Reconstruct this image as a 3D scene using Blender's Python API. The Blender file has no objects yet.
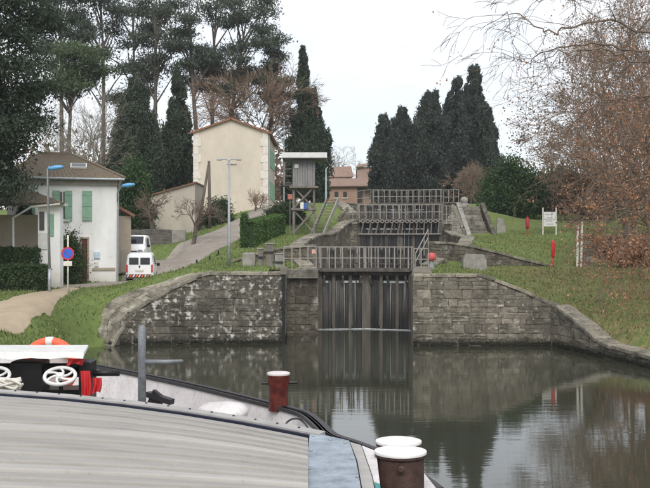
import bpy, bmesh, math, random
import numpy as np
from mathutils import Vector, Matrix, noise as mnoise
random.seed(7); rng = np.random.RandomState(11)
R = math.radians
scene = bpy.context.scene
col = scene.collection

# ------------------------------------------------------------------ camera, sky, sun, exposure
H = 4.85                       # eye height above the lower canal water
F = 1000.0                     # focal length in photograph pixels (650 wide)
cd = bpy.data.cameras.new('camera'); cam = bpy.data.objects.new('camera', cd); col.objects.link(cam)
cam.location = (0, 0, H); cam.rotation_euler = (R(90), 0, 0)
cd.sensor_width = 36; cd.lens = 36 * F / 650.0; cd.clip_end = 5000; cd.clip_start = .1
scene.camera = cam

world = bpy.data.worlds.new('World'); scene.world = world; world.use_nodes = True
wn = world.node_tree; wn.nodes.clear()
def wnode(t, **k):
    n = wn.nodes.new(t)
    for a, b in k.items(): setattr(n, a, b)
    return n
SUN_EL, SUN_ROT = R(46), R(176)
sky = wnode('ShaderNodeTexSky', sky_type='NISHITA', sun_disc=False, sun_elevation=SUN_EL, sun_rotation=SUN_ROT,
            air_density=1.0, dust_density=2.0, ozone_density=1.5)
tc = wnode('ShaderNodeTexCoord'); mp = wnode('ShaderNodeMapping'); mp.inputs['Scale'].default_value = (1, 1, 2.6)
nz = wnode('ShaderNodeTexNoise'); nz.inputs['Scale'].default_value = 2.3; nz.inputs['Detail'].default_value = 6; nz.inputs['Roughness'].default_value = .55
rp = wnode('ShaderNodeMapRange'); rp.inputs['From Min'].default_value = .36; rp.inputs['From Max'].default_value = .62
rp.inputs['To Min'].default_value = .52; rp.inputs['To Max'].default_value = .97
mx = wnode('ShaderNodeMix', data_type='RGBA'); mx.inputs['B'].default_value = (6.25, 6.38, 6.6, 1)
bg = wnode('ShaderNodeBackground'); bg.inputs['Strength'].default_value = .10
wo = wnode('ShaderNodeOutputWorld')
L = wn.links.new
L(tc.outputs['Generated'], mp.inputs['Vector']); L(mp.outputs['Vector'], nz.inputs['Vector'])
L(nz.outputs['Fac'], rp.inputs['Value']); L(rp.outputs['Result'], mx.inputs['Factor'])
L(sky.outputs['Color'], mx.inputs['A']); L(mx.outputs['Result'], bg.inputs['Color']); L(bg.outputs['Background'], wo.inputs['Surface'])

sd = bpy.data.lights.new('sun', 'SUN'); sd.energy = 1.5; sd.angle = R(40); sd.color = (1, .96, .9)
sun = bpy.data.objects.new('sun', sd); col.objects.link(sun)
sdir = Vector((math.sin(SUN_ROT) * math.cos(SUN_EL), math.cos(SUN_ROT) * math.cos(SUN_EL), math.sin(SUN_EL)))
sun.location = sdir * 60; sun.rotation_euler = sdir.to_track_quat('Z', 'Y').to_euler()
vs = scene.view_settings
vs.view_transform = 'Standard'; vs.look = 'None'; vs.exposure = 0.88; vs.gamma = 1.0; vs.use_curve_mapping = False
scene.cycles.max_bounces = 5; scene.cycles.transparent_max_bounces = 6

# ------------------------------------------------------------------ helpers
def P(px, py, Y=None, Z=None):
    """surveyed point: bearing read off the photograph, with its own distance Y or height Z in metres"""
    if Y is None: Y = (H - Z) * F / (py - 245.0)
    return Vector(((px - 325) * Y / F, Y, H - (py - 245) * Y / F))
def PX(px, Y): return (px - 325) * Y / F
def PZ(py, Y): return H - (py - 245) * Y / F

OFF = {}
class MB:
    def __init__(s): s.v = []; s.f = []
    def add(s, vs, fs):
        n = len(s.v); s.v += [tuple(v) for v in vs]; s.f += [tuple(i + n for i in f) for f in fs]; return s
    def box(s, c, size, rz=0.0, bev=0.0, M=None):
        x, y, z = size[0] / 2, size[1] / 2, size[2] / 2
        if bev > 0:
            b = min(bev, x * .9, y * .9, z * .9); vs = []; 
            for sz, ins in ((-z, b), (-z + b, 0), (z - b, 0), (z, b)):
                X, Y = x - ins, y - ins
                vs += [(-X, -Y, sz), (X, -Y, sz), (X, Y, sz), (-X, Y, sz)]
            fs = [(3, 2, 1, 0), (12, 13, 14, 15)]
            for k in range(3):
                for i in range(4):
                    j = (i + 1) % 4; fs.append((k * 4 + i, k * 4 + j, k * 4 + 4 + j, k * 4 + 4 + i))
        else:
            vs = [(-x, -y, -z), (x, -y, -z), (x, y, -z), (-x, y, -z), (-x, -y, z), (x, -y, z), (x, y, z), (-x, y, z)]
            fs = [(3, 2, 1, 0), (4, 5, 6, 7), (0, 1, 5, 4), (1, 2, 6, 5), (2, 3, 7, 6), (3, 0, 4, 7)]
        if M is None:
            ca, sa = math.cos(rz), math.sin(rz)
            vs = [(c[0] + p[0] * ca - p[1] * sa, c[1] + p[0] * sa + p[1] * ca, c[2] + p[2]) for p in vs]
        else:
            vs = [tuple(M @ Vector(p) + Vector(c)) for p in vs]
        return s.add(vs, fs)
    def bar(s, p0, p1, w, h, up=(0, 0, 1), bev=0.0):
        p0, p1 = Vector(p0), Vector(p1); d = p1 - p0; ln = d.length; d.normalize(); u = Vector(up)
        if abs(d.dot(u)) > .98: u = Vector((0, 1, 0))
        a = d.cross(u).normalized(); b = a.cross(d).normalized()
        M = Matrix((d, a, b)).transposed()
        return s.box((p0 + p1) / 2, (ln, w, h), M=M, bev=bev)
    def tube(s, pts, rads, n=8, cap=True):
        pts = [Vector(p) for p in pts]
        if not hasattr(rads, '__len__'): rads = [rads] * len(pts)
        rings = []; prev = None
        for i, p in enumerate(pts):
            d = (pts[min(i + 1, len(pts) - 1)] - pts[max(i - 1, 0)]).normalized()
            if prev is None:
                u = Vector((0, 0, 1)) if abs(d.z) < .9 else Vector((1, 0, 0)); a = d.cross(u).normalized()
            else: a = (prev - d * prev.dot(d)).normalized()
            prev = a; b = d.cross(a)
            rings.append([p + (a * math.cos(2 * math.pi * k / n) + b * math.sin(2 * math.pi * k / n)) * rads[i] for k in range(n)])
        vs = [v for r in rings for v in r]; fs = []
        for i in range(len(pts) - 1):
            for k in range(n):
                j = (k + 1) % n; fs.append((i * n + k, i * n + j, (i + 1) * n + j, (i + 1) * n + k))
        if cap: fs += [tuple(range(n - 1, -1, -1)), tuple((len(pts) - 1) * n + k for k in range(n))]
        return s.add(vs, fs)
    def lathe(s, c, prof, n=20, M=None):
        vs = []; fs = []; c = Vector(c)
        for r, z in prof:
            for k in range(n):
                a = 2 * math.pi * k / n; p = Vector((r * math.cos(a), r * math.sin(a), z))
                vs.append((M @ p if M else p) + c)
        for i in range(len(prof) - 1):
            for k in range(n):
                j = (k + 1) % n; fs.append((i * n + k, i * n + j, (i + 1) * n + j, (i + 1) * n + k))
        fs += [tuple(range(n - 1, -1, -1)), tuple((len(prof) - 1) * n + k for k in range(n))]
        return s.add(vs, fs)
    def torus(s, c, R0, r0, M=None, n=28, m=10):
        vs = []; fs = []; c = Vector(c)
        for i in range(n):
            a = 2 * math.pi * i / n
            for j in range(m):
                b = 2 * math.pi * j / m; q = Vector(((R0 + r0 * math.cos(b)) * math.cos(a), (R0 + r0 * math.cos(b)) * math.sin(a), r0 * math.sin(b)))
                vs.append((M @ q if M else q) + c)
        for i in range(n):
            for j in range(m):
                i2, j2 = (i + 1) % n, (j + 1) % m; fs.append((i * m + j, i2 * m + j, i2 * m + j2, i * m + j2))
        return s.add(vs, fs)
    def prism(s, poly, d):
        """closed polygon (3D points) pushed along vector d"""
        n = len(poly); d = Vector(d); vs = [Vector(p) for p in poly] + [Vector(p) + d for p in poly]
        fs = [tuple(range(n - 1, -1, -1)), tuple(range(n, 2 * n))]
        for i in range(n):
            j = (i + 1) % n; fs.append((i, j, n + j, n + i))
        return s.add(vs, fs)
    def loft(s, secs, cap=True, closed=True):
        n = len(secs[0]); vs = [p for q in secs for p in q]; fs = []
        for i in range(len(secs) - 1):
            for k in range(n if closed else n - 1):
                j = (k + 1) % n; fs.append((i * n + k, i * n + j, (i + 1) * n + j, (i + 1) * n + k))
        if cap: fs += [tuple(range(n - 1, -1, -1)), tuple((len(secs) - 1) * n + k for k in range(n))]
        return s.add(vs, fs)
    def build(s, name, m, parent=None, smooth=False, world=True, **tags):
        me = bpy.data.meshes.new(name)
        o = Vector((0, 0, 0))
        if parent is not None and world: o = OFF.get(parent.name, o)
        me.from_pydata([(v[0] - o.x, v[1] - o.y, v[2] - o.z) for v in s.v], [], s.f)
        bm = bmesh.new(); bm.from_mesh(me); bmesh.ops.recalc_face_normals(bm, faces=bm.faces); bm.to_mesh(me); bm.free()
        if smooth: me.shade_smooth()
        me.materials.append(m)
        ob = bpy.data.objects.new(name, me); col.objects.link(ob)
        if parent is not None: ob.parent = parent; OFF[ob.name] = o
        else: OFF[ob.name] = Vector((0, 0, 0))
        for k, v in tags.items(): ob[k] = v
        return ob
def smooth_angle(ob, a=40):
    me = ob.data; me.shade_smooth()
    bm = bmesh.new(); bm.from_mesh(me)
    for e in bm.edges:
        if len(e.link_faces) == 2 and e.calc_face_angle(0) > R(a): e.smooth = False
    bm.to_mesh(me); bm.free()
    return ob
def thing(name, label, cat, loc=(0, 0, 0), group=None, rz=0.0):
    o = bpy.data.objects.new(name, None); col.objects.link(o); o.location = loc; o.empty_display_size = .3; o.rotation_euler.z = rz
    o['label'] = label; o['category'] = cat
    if group: o['group'] = group
    OFF[o.name] = Vector(loc); return o
def tag(o, label, cat, group=None):
    o['label'] = label; o['category'] = cat
    if group: o['group'] = group
    return o
def npmesh(name, v, f, m, parent=None, smooth=False, off=None):
    """fast mesh: v (N,3), f (M,k) uniform face size"""
    o = OFF.get(parent.name, Vector((0, 0, 0))) if parent is not None else Vector((0, 0, 0))
    v = np.asarray(v, dtype=np.float32) - np.array(o, dtype=np.float32); f = np.asarray(f, dtype=np.int32); k = f.shape[1]
    me = bpy.data.meshes.new(name); me.vertices.add(len(v)); me.vertices.foreach_set('co', v.ravel())
    me.loops.add(f.size); me.loops.foreach_set('vertex_index', f.ravel())
    me.polygons.add(len(f)); me.polygons.foreach_set('loop_start', np.arange(0, f.size, k, dtype=np.int32))
    me.polygons.foreach_set('loop_total', np.full(len(f), k, dtype=np.int32))
    me.update(calc_edges=True); me.validate()
    if smooth: me.shade_smooth()
    me.materials.append(m)
    ob = bpy.data.objects.new(name, me); col.objects.link(ob)
    if parent is not None: ob.parent = parent
    OFF[ob.name] = o
    return ob

# ------------------------------------------------------------------ materials
MATS = {}
class NT:
    def __init__(s, name):
        s.m = bpy.data.materials.new(name); s.m.use_nodes = True; s.t = s.m.node_tree
        s.b = s.t.nodes['Principled BSDF']; s.geo = None
    def n(s, t, **k):
        x = s.t.nodes.new(t)
        for a, b in k.items(): setattr(x, a, b)
        return x
    def l(s, a, b): s.t.links.new(a, b)
    def pos(s, scale=(1, 1, 1), obj=False):
        if obj: c = s.n('ShaderNodeTexCoord').outputs['Object']
        else: c = s.n('ShaderNodeNewGeometry').outputs['Position']
        mp = s.n('ShaderNodeMapping'); mp.inputs['Scale'].default_value = scale; s.l(c, mp.inputs['Vector']); return mp.outputs['Vector']
    def noise(s, vec, scale, detail=5, rough=.6, dist=0):
        x = s.n('ShaderNodeTexNoise'); x.inputs['Scale'].default_value = scale; x.inputs['Detail'].default_value = detail
        x.inputs['Roughness'].default_value = rough; x.inputs['Distortion'].default_value = dist; s.l(vec, x.inputs['Vector']); return x.outputs['Fac']
    def ramp(s, fac, stops):
        x = s.n('ShaderNodeValToRGB'); e = x.color_ramp.elements
        while len(e) < len(stops): e.new(.5)
        for el, (p, c) in zip(e, stops):
            el.position = p; el.color = (c, c, c, 1) if not hasattr(c, '__len__') else (*c, 1)
        s.l(fac, x.inputs['Fac']); return x.outputs['Color']
    def mix(s, fac, a, b, mode='MIX'):
        x = s.n('ShaderNodeMix', data_type='RGBA', blend_type=mode)
        for sock, v in ((x.inputs['Factor'], fac), (x.inputs['A'], a), (x.inputs['B'], b)):
            if hasattr(v, 'is_linked') or hasattr(v, 'links'): s.l(v, sock)
            elif hasattr(v, '__len__'): sock.default_value = (*v, 1)
            else: sock.default_value = v
        return x.outputs['Result']
    def math(s, op, a, b=0.0, clamp=False):
        x = s.n('ShaderNodeMath', operation=op, use_clamp=clamp)
        for i, v in ((0, a), (1, b)):
            if hasattr(v, 'links'): s.l(v, x.inputs[i])
            else: x.inputs[i].default_value = v
        return x.outputs['Value']
    def bump(s, h, strength=.4, dist=.02):
        x = s.n('ShaderNodeBump'); x.inputs['Strength'].default_value = strength; x.inputs['Distance'].default_value = dist
        s.l(h, x.inputs['Height']); s.l(x.outputs['Normal'], s.b.inputs['Normal'])
    def done(s, colour, rough=.8, spec=.3, metal=0):
        if hasattr(colour, 'links'): s.l(colour, s.b.inputs['Base Color'])
        else: s.b.inputs['Base Color'].default_value = (*colour, 1)
        if hasattr(rough, 'links'): s.l(rough, s.b.inputs['Roughness'])
        else: s.b.inputs['Roughness'].default_value = rough
        s.b.inputs['Specular IOR Level'].default_value = spec; s.b.inputs['Metallic'].default_value = metal
        MATS[s.m.name] = s.m; return s.m
def simple(name, c, rough=.7, var=.25, scale=3.0, bump=.15, spec=.3, metal=0, stretch=(1, 1, 1), dirt=None, obj=False):
    """a coat of colour with uneven wear and a little relief"""
    t = NT(name); v = t.pos(stretch, obj); n1 = t.noise(v, scale, 6); n2 = t.noise(v, scale * 7, 4)
    dk = tuple(x * (1 - var) for x in c); lt = tuple(min(1, x * (1 + var)) for x in c)
    cc = t.ramp(n1, [(.3, dk), (.7, lt)])
    if dirt: cc = t.mix(t.math('MULTIPLY', t.ramp(n2, [(.5, 0), (.72, 1)]), .6), cc, dirt)
    if bump: t.bump(n2, bump, .02)
    return t.done(cc, rough, spec, metal)

def stone_mat(name, base, lichen=.5, moss=True, lthr=.6, lsc=1.4):
    t = NT(name); v = t.pos(); oi = t.n('ShaderNodeObjectInfo').outputs['Random']
    n1 = t.noise(v, 1.1, 6); n2 = t.noise(v, 9, 5, .7); n6 = t.noise(v, 3.6, 6, .75); n3 = t.noise(v, lsc, 4, .6); n4 = t.noise(t.pos((1, 1, .3)), 1.3, 6, .65); n5 = t.noise(v, .5, 3)
    a = tuple(x * .55 for x in base); b = tuple(min(1, x * 1.45) for x in base)
    c = t.ramp(t.math('ADD', t.math('MULTIPLY', oi, .42), t.math('MULTIPLY', n1, .75)), [(.2, a), (.6, base), (.9, b)])
    c = t.mix(.45, c, t.ramp(n2, [(.3, (.35, .33, .3)), (.7, (1.3, 1.28, 1.2))]), 'MULTIPLY')
    c = t.mix(.75, c, t.ramp(n6, [(.3, (.45, .43, .4)), (.55, (1, 1, 1)), (.75, (1.55, 1.5, 1.4))]), 'MULTIPLY')
    c = t.mix(t.math('MULTIPLY', t.ramp(n4, [(.48, 0), (.66, 1)]), .6), c, (.035, .032, .027))      # dark run-off stains
    lm = t.math('MULTIPLY', t.ramp(n3, [(lthr - .03, 0), (lthr + .11, 1)]), t.ramp(n5, [(.36, 0), (.5, 1)]))
    c = t.mix(t.math('MULTIPLY', lm, lichen), c, (.54, .52, .47))                                     # white lichen
    if moss:
        sp = t.n('ShaderNodeSeparateXYZ'); t.l(t.n('ShaderNodeNewGeometry').outputs['Position'], sp.inputs[0])
        w = t.math('ADD', sp.outputs['Z'], t.math('MULTIPLY', n2, .5))
        c = t.mix(t.ramp(t.math('MULTIPLY', w, .5), [(.2, 1), (.34, 0)]), c, (.02, .02, .014))       # algae at the waterline
    t.bump(t.math('ADD', n2, n6), .8, .06)
    return t.done(c, .9, .2)
def leaf_mat(name, dark, light, rough=.7, trans=.25):
    t = NT(name); g = t.n('ShaderNodeNewGeometry').outputs['Random Per Island']; n1 = t.noise(t.pos(), .55, 3)
    f = t.math('ADD', t.math('MULTIPLY', g, .38), t.math('MULTIPLY', n1, .65))
    c = t.ramp(f, [(.2, dark), (.85, light)])
    t.b.inputs['Transmission Weight'].default_value = 0
    m = t.done(c, rough, .25)
    if trans:
        tr = t.n('ShaderNodeBsdfTranslucent'); t.l(c, tr.inputs['Color']); ms = t.n('ShaderNodeMixShader'); ms.inputs[0].default_value = trans
        out = t.t.nodes['Material Output']; t.l(t.b.outputs[0], ms.inputs[1]); t.l(tr.outputs[0], ms.inputs[2]); t.l(ms.outputs[0], out.inputs['Surface'])
    return m

M_wallL = stone_mat('stone_left_quay', (.125, .117, .10), 1.0, lthr=.555, lsc=4.0)
M_wallR = stone_mat('stone_right_quay', (.215, .197, .162), .8, lthr=.62, lsc=4.6)
M_wallU = stone_mat('stone_upper', (.15, .135, .11), .6, False)
M_cope = stone_mat('stone_coping', (.27, .25, .205), .5, False)
M_step = stone_mat('stone_step', (.2, .19, .165), .4, False)
M_mortar = simple('mortar', (.13, .118, .097), .95, .35, 2.0, .5)
M_conc = simple('concrete', (.27, .26, .235), .9, .25, 2.2, .3, dirt=(.08, .075, .06))
M_woodg = simple('weathered_wood', (.17, .155, .135), .85, .35, 3, .4, stretch=(1, 1, .25), dirt=(.05, .045, .04))
def wet_mat():
    t = NT('wet_gate_boards'); v = t.pos((1, 1, .09)); n1 = t.noise(v, 3.2, 5, .7); n2 = t.noise(t.pos((1, 1, .2)), 9, 4)
    c = t.ramp(n1, [(.25, (.012, .013, .015)), (.5, (.04, .039, .036)), (.68, (.10, .094, .084)), (.82, (.19, .19, .185))])
    sp = t.n('ShaderNodeSeparateXYZ'); t.l(t.n('ShaderNodeNewGeometry').outputs['Position'], sp.inputs[0])
    c = t.mix(t.ramp(t.math('ADD', t.math('MULTIPLY', sp.outputs['Z'], .4), t.math('MULTIPLY', n1, .5)), [(.45, .8), (.85, 0)]), c, (.012, .013, .013))     # slimy lower half
    t.bump(n2, .4, .03); return t.done(c, t.ramp(n2, [(.3, .25), (.7, .7)]), .5)
M_wet = wet_mat()
M_beam = simple('dark_gate_timber', (.105, .095, .083), .85, .4, 3, .4, stretch=(1, 1, .25), dirt=(.03, .028, .026))
M_deepb = simple('soaked_shade_boards', (.020, .021, .024), .5, .5, 3, .3, stretch=(1, 1, .15), dirt=(.07, .068, .062))  # near-black: shade of the openings behind the rails put into the colour
M_rail = simple('grey_painted_rail', (.255, .238, .215), .7, .25, 5, .1, dirt=(.14, .12, .1))
M_dkmetal = simple('dark_metal', (.03, .03, .032), .5, .3, 6, .1)
M_black = simple('black_paint', (.012, .012, .013), .45, .3, 6, .05)
M_galv = simple('galvanised_steel', (.30, .32, .34), .45, .2, 5, .05, metal=.3)
M_white = simple('white_paint', (.62, .62, .605), .5, .12, 5, .08, dirt=(.36, .34, .31))
M_whitevan = simple('white_car_paint', (.80, .81, .82), .25, .03, 2, 0, spec=.5)
M_glass = simple('dark_glass', (.02, .025, .03), .08, .2, 2, 0, spec=.6)
M_rubber = simple('black_rubber', (.015, .015, .015), .8, .2, 8, .1)
M_red = simple('red_paint', (.52, .03, .033), .45, .12, 4, .05)
M_redlamp = simple('red_lamp', (.45, .02, .02), .2, .1, 4, 0, spec=.5)
M_orange = simple('lifebuoy_orange', (.74, .12, .055), .55, .14, 6, .08, dirt=(.5, .13, .08))
M_blue = simple('blue_paint', (.03, .12, .55), .4, .1, 4, .05)
M_lampblue = simple('pale_blue_lamp', (.13, .36, .66), .4, .1, 4, .05)
M_green = simple('green_shutter', (.22, .37, .27), .7, .15, 4, .1)
M_plasterW = None
def plaster(name, c, stain, base_z, amt=.6):
    t = NT(name); n1 = t.noise(t.pos((1, 1, .35)), .8, 6, .65); n2 = t.noise(t.pos(), 14, 4); n3 = t.noise(t.pos(), 2.1, 5)
    cc = t.ramp(n1, [(.3, tuple(x * .84 for x in c)), (.65, c)])
    cc = t.mix(t.math('MULTIPLY', t.ramp(n3, [(.55, 0), (.75, 1)]), amt), cc, stain)
    sp = t.n('ShaderNodeSeparateXYZ'); t.l(t.n('ShaderNodeNewGeometry').outputs['Position'], sp.inputs[0])
    w = t.math('ADD', t.math('SUBTRACT', sp.outputs['Z'], base_z), t.math('MULTIPLY', n3, -1.6))
    cc = t.mix(t.math('MULTIPLY', t.ramp(t.math('MULTIPLY', t.math('ADD', w, 1.2), .5), [(.1, 1), (.75, 0)]), .75), cc, stain)  # rising damp
    t.bump(n2, .25, .015); return t.done(cc, .92, .15)
M_houseW = plaster('white_render', (.82, .82, .81), (.50, .47, .40), 2.7, .3)
M_houseC = plaster('cream_render', (.58, .52, .435), (.44, .33, .21), 7.2, .35)
M_houseB = plaster('beige_render', (.40, .34, .27), (.26, .21, .16), 2.8)
M_houseG = plaster('grey_beige_render', (.44, .40, .34), (.27, .24, .2), 4.5)
M_houseO = plaster('orange_render', (.34, .225, .17), (.29, .2, .155), 10.5)
M_houseP = plaster('pinkish_render', (.34, .25, .20), (.25, .18, .14), 10)
M_quoin = simple('pale_quoin', (.60, .57, .51), .9, .12, 4, .2)
def tile_mat(name, a, b, c3):
    t = NT(name); n1 = t.noise(t.pos(), 1.3, 5); n2 = t.noise(t.pos(), 6, 4); n3 = t.noise(t.pos(), 2.6, 4)
    c = t.ramp(n2, [(.3, a), (.7, b)]); c = t.mix(t.ramp(n1, [(.42, 0), (.62, 1)]), c, c3)
    c = t.mix(t.math('MULTIPLY', t.ramp(n3, [(.6, 0), (.72, 1)]), .6), c, (.06, .06, .035)); t.bump(n2, .5, .03)
    return t.done(c, .92, .15)
M_tileG = tile_mat('old_grey_tiles', (.12, .095, .07), (.22, .17, .125), (.17, .15, .11))
M_tileR = tile_mat('red_brown_tiles', (.24, .11, .07), (.36, .17, .11), (.22, .14, .10))
M_tileP = tile_mat('pinkish_tiles', (.22, .14, .11), (.30, .2, .16), (.2, .15, .12))
M_door = simple('red_brown_door', (.10, .035, .03), .6, .2, 4, .1)
M_winframe = simple('window_frame', (.6, .6, .58), .6, .1, 4, .05)
M_bark = simple('bark', (.10, .085, .07), .95, .35, 4, .6, stretch=(1, 1, .3))
M_pinebark = simple('pine_bark', (.115, .095, .083), .95, .35, 3, .6, stretch=(1, 1, .3))
M_twig = simple('bare_twigs', (.16, .12, .095), .95, .3, 2, 0)
M_twigp = simple('pale_twigs', (.22, .20, .17), .95, .3, 2, 0)
M_twigb = simple('brown_twigs', (.23, .165, .12), .95, .3, 2, 0)
M_cyp = leaf_mat('cypress_foliage', (.025, .040, .028), (.075, .104, .062), trans=.25)
M_cypR = leaf_mat('far_cypress_foliage', (.030, .043, .037), (.082, .10, .078), trans=.25)
M_pine = leaf_mat('pine_needles', (.045, .062, .05), (.12, .148, .105), trans=.3)
M_pineG = leaf_mat('green_pine_needles', (.042, .068, .034), (.115, .155, .075), trans=.25)
M_bush = leaf_mat('evergreen_bush', (.02, .05, .018), (.075, .13, .045))
M_hedge = leaf_mat('hedge_leaves', (.04, .088, .026), (.125, .215, .062))
M_hedgeD = leaf_mat('dark_hedge_leaves', (.024, .046, .02), (.07, .11, .042), trans=.2)
M_brown = leaf_mat('withered_brown_leaves', (.23, .118, .066), (.52, .28, .165), trans=.3)
M_brownD = leaf_mat('withered_dull_leaves', (.13, .088, .066), (.27, .178, .128), trans=.3)
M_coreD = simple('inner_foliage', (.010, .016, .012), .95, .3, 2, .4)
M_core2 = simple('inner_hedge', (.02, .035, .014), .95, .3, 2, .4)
def grass_mat():
    t = NT('grass_ground'); v = t.pos(); n1 = t.noise(v, .22, 5); n2 = t.noise(v, 2.2, 5, .7); n3 = t.noise(v, 14, 4, .7)
    c = t.ramp(n2, [(.3, (.095, .132, .042)), (.7, (.155, .205, .07))])
    c = t.mix(t.ramp(n1, [(.55, 0), (.72, .5)]), c, (.20, .18, .09))
    sp = t.n('ShaderNodeSeparateXYZ'); t.l(t.n('ShaderNodeNewGeometry').outputs['Position'], sp.inputs[0])
    dry = t.math('MULTIPLY', t.ramp(t.math('MULTIPLY', sp.outputs['X'], .04), [(.3, 0), (.48, 1)]), t.ramp(n2, [(.4, 0), (.66, .8)])); dry = t.math('MULTIPLY', dry, t.ramp(t.math('MULTIPLY', sp.outputs['Y'], .01), [(.60, 1), (.66, .15)]))
    c = t.mix(dry, c, (.235, .19, .10)); c = t.mix(.4, c, t.ramp(n3, [(.25, (.45, .45, .4)), (.75, (1.35, 1.35, 1.2))]), 'MULTIPLY')
    t.bump(n3, .6, .08); return t.done(c, .95, .1)
M_grass = grass_mat()
def blade_mat():
    t = NT('grass_blades'); g = t.n('ShaderNodeNewGeometry').outputs['Random Per Island']; n1 = t.noise(t.pos(), .3, 4)
    c = t.ramp(g, [(.1, (.085, .12, .037)), (.6, (.14, .188, .062)), (.98, (.205, .21, .095))])
    sp = t.n('ShaderNodeSeparateXYZ'); t.l(t.n('ShaderNodeNewGeometry').outputs['Position'], sp.inputs[0])
    dry = t.math('MULTIPLY', t.ramp(t.math('MULTIPLY', sp.outputs['X'], .04), [(.3, 0), (.48, 1)]), t.ramp(t.math('ADD', t.math('MULTIPLY', n1, .7), t.math('MULTIPLY', g, .3)), [(.36, 0), (.55, .85)])); dry = t.math('MULTIPLY', dry, t.ramp(t.math('MULTIPLY', sp.outputs['Y'], .01), [(.60, 1), (.66, .15)]))
    c = t.mix(dry, c, (.26, .21, .115)); return t.done(c, .9, .1)
M_blade = blade_mat()
M_path = simple('sandy_path', (.345, .28, .20), .95, .12, 1.2, .12, dirt=(.30, .24, .17))
M_road = simple('worn_asphalt', (.25, .222, .19), .95, .2, .9, .3, dirt=(.13, .12, .10))
M_soil = simple('dark_soil', (.07, .058, .045), .95, .35, 1.2, .4)
def water_mat(name, c, bumps):
    t = NT(name)
    n1 = t.noise(t.pos((.35, 2.3, 1)), 1.0, 3, .5, .4); n2 = t.noise(t.pos((1.2, 5, 1)), 1.4, 3, .5, .3)
    t.bump(t.math('ADD', n1, t.math('MULTIPLY', n2, .4)), bumps, .06)
    m = t.done(c, .035, .5); t.b.inputs['IOR'].default_value = 1.42; return m
M_water = water_mat('canal_water', (.036, .038, .026), .04)
M_foam = simple('white_water', (.42, .45, .46), .6, .2, 8, .3)
# boat
def plank_mat():
    t = NT('pale_grey_planks'); oi = t.n('ShaderNodeObjectInfo').outputs['Random']; mp = t.pos((1, 1, 1)); vr = t.n('ShaderNodeVectorRotate', rotation_type='Z_AXIS'); vr.inputs['Angle'].default_value = R(25); t.l(mp, vr.inputs['Vector'])
    m2 = t.n('ShaderNodeMapping'); m2.inputs['Scale'].default_value = (.35, 2.4, 1); t.l(vr.outputs[0], m2.inputs['Vector']); n1 = t.noise(m2.outputs[0], 1.7, 6, .6); n2 = t.noise(mp, 22, 4); n3 = t.noise(mp, 1.3, 5)
    c = t.ramp(t.math('ADD', t.math('MULTIPLY', n1, .7), t.math('MULTIPLY', oi, .3)), [(.25, (.262, .248, .228)), (.5, (.322, .307, .284)), (.75, (.382, .367, .342))])
    c = t.mix(t.math('MULTIPLY', t.ramp(n3, [(.52, 0), (.72, 1)]), .45), c, (.235, .226, .21)); c = t.mix(t.math('MULTIPLY', t.ramp(n2, [(.6, 0), (.7, 1)]), .35), c, (.2, .19, .175)); t.bump(t.math('ADD', n1, t.math('MULTIPLY', n2, .4)), .3, .02); return t.done(c, .7, .3)
M_plank = plank_mat()
M_boatW = simple('boat_white', (.58, .555, .55), .55, .16, 2.5, .08, dirt=(.38, .32, .28))
M_navy = simple('navy_paint', (.018, .022, .04), .45, .3, 4, .05)
M_gun = simple('gunwale_dark', (.03, .027, .03), .5, .3, 4, .1)
M_plate = simple('pale_blue_plate', (.235, .275, .32), .6, .35, 5, .2, dirt=(.37, .38, .385))
M_brownb = simple('bollard_brown', (.052, .031, .026), .5, .55, 9, .3, dirt=(.10, .045, .028))
M_cap = simple('bollard_cap_white', (.68, .67, .65), .5, .08, 5, .05)
M_redb = simple('bollard_red', (.085, .014, .010), .45, .7, 9, .25, dirt=(.03, .012, .010))
M_post = simple('grey_post', (.17, .185, .20), .5, .35, 7, .2, dirt=(.09, .085, .08))
M_teal = simple('teal_paint', (.02, .20, .20), .5, .2, 4, .05)
M_deck = simple('deck_grey', (.33, .32, .31), .8, .15, 3, .1)
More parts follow.
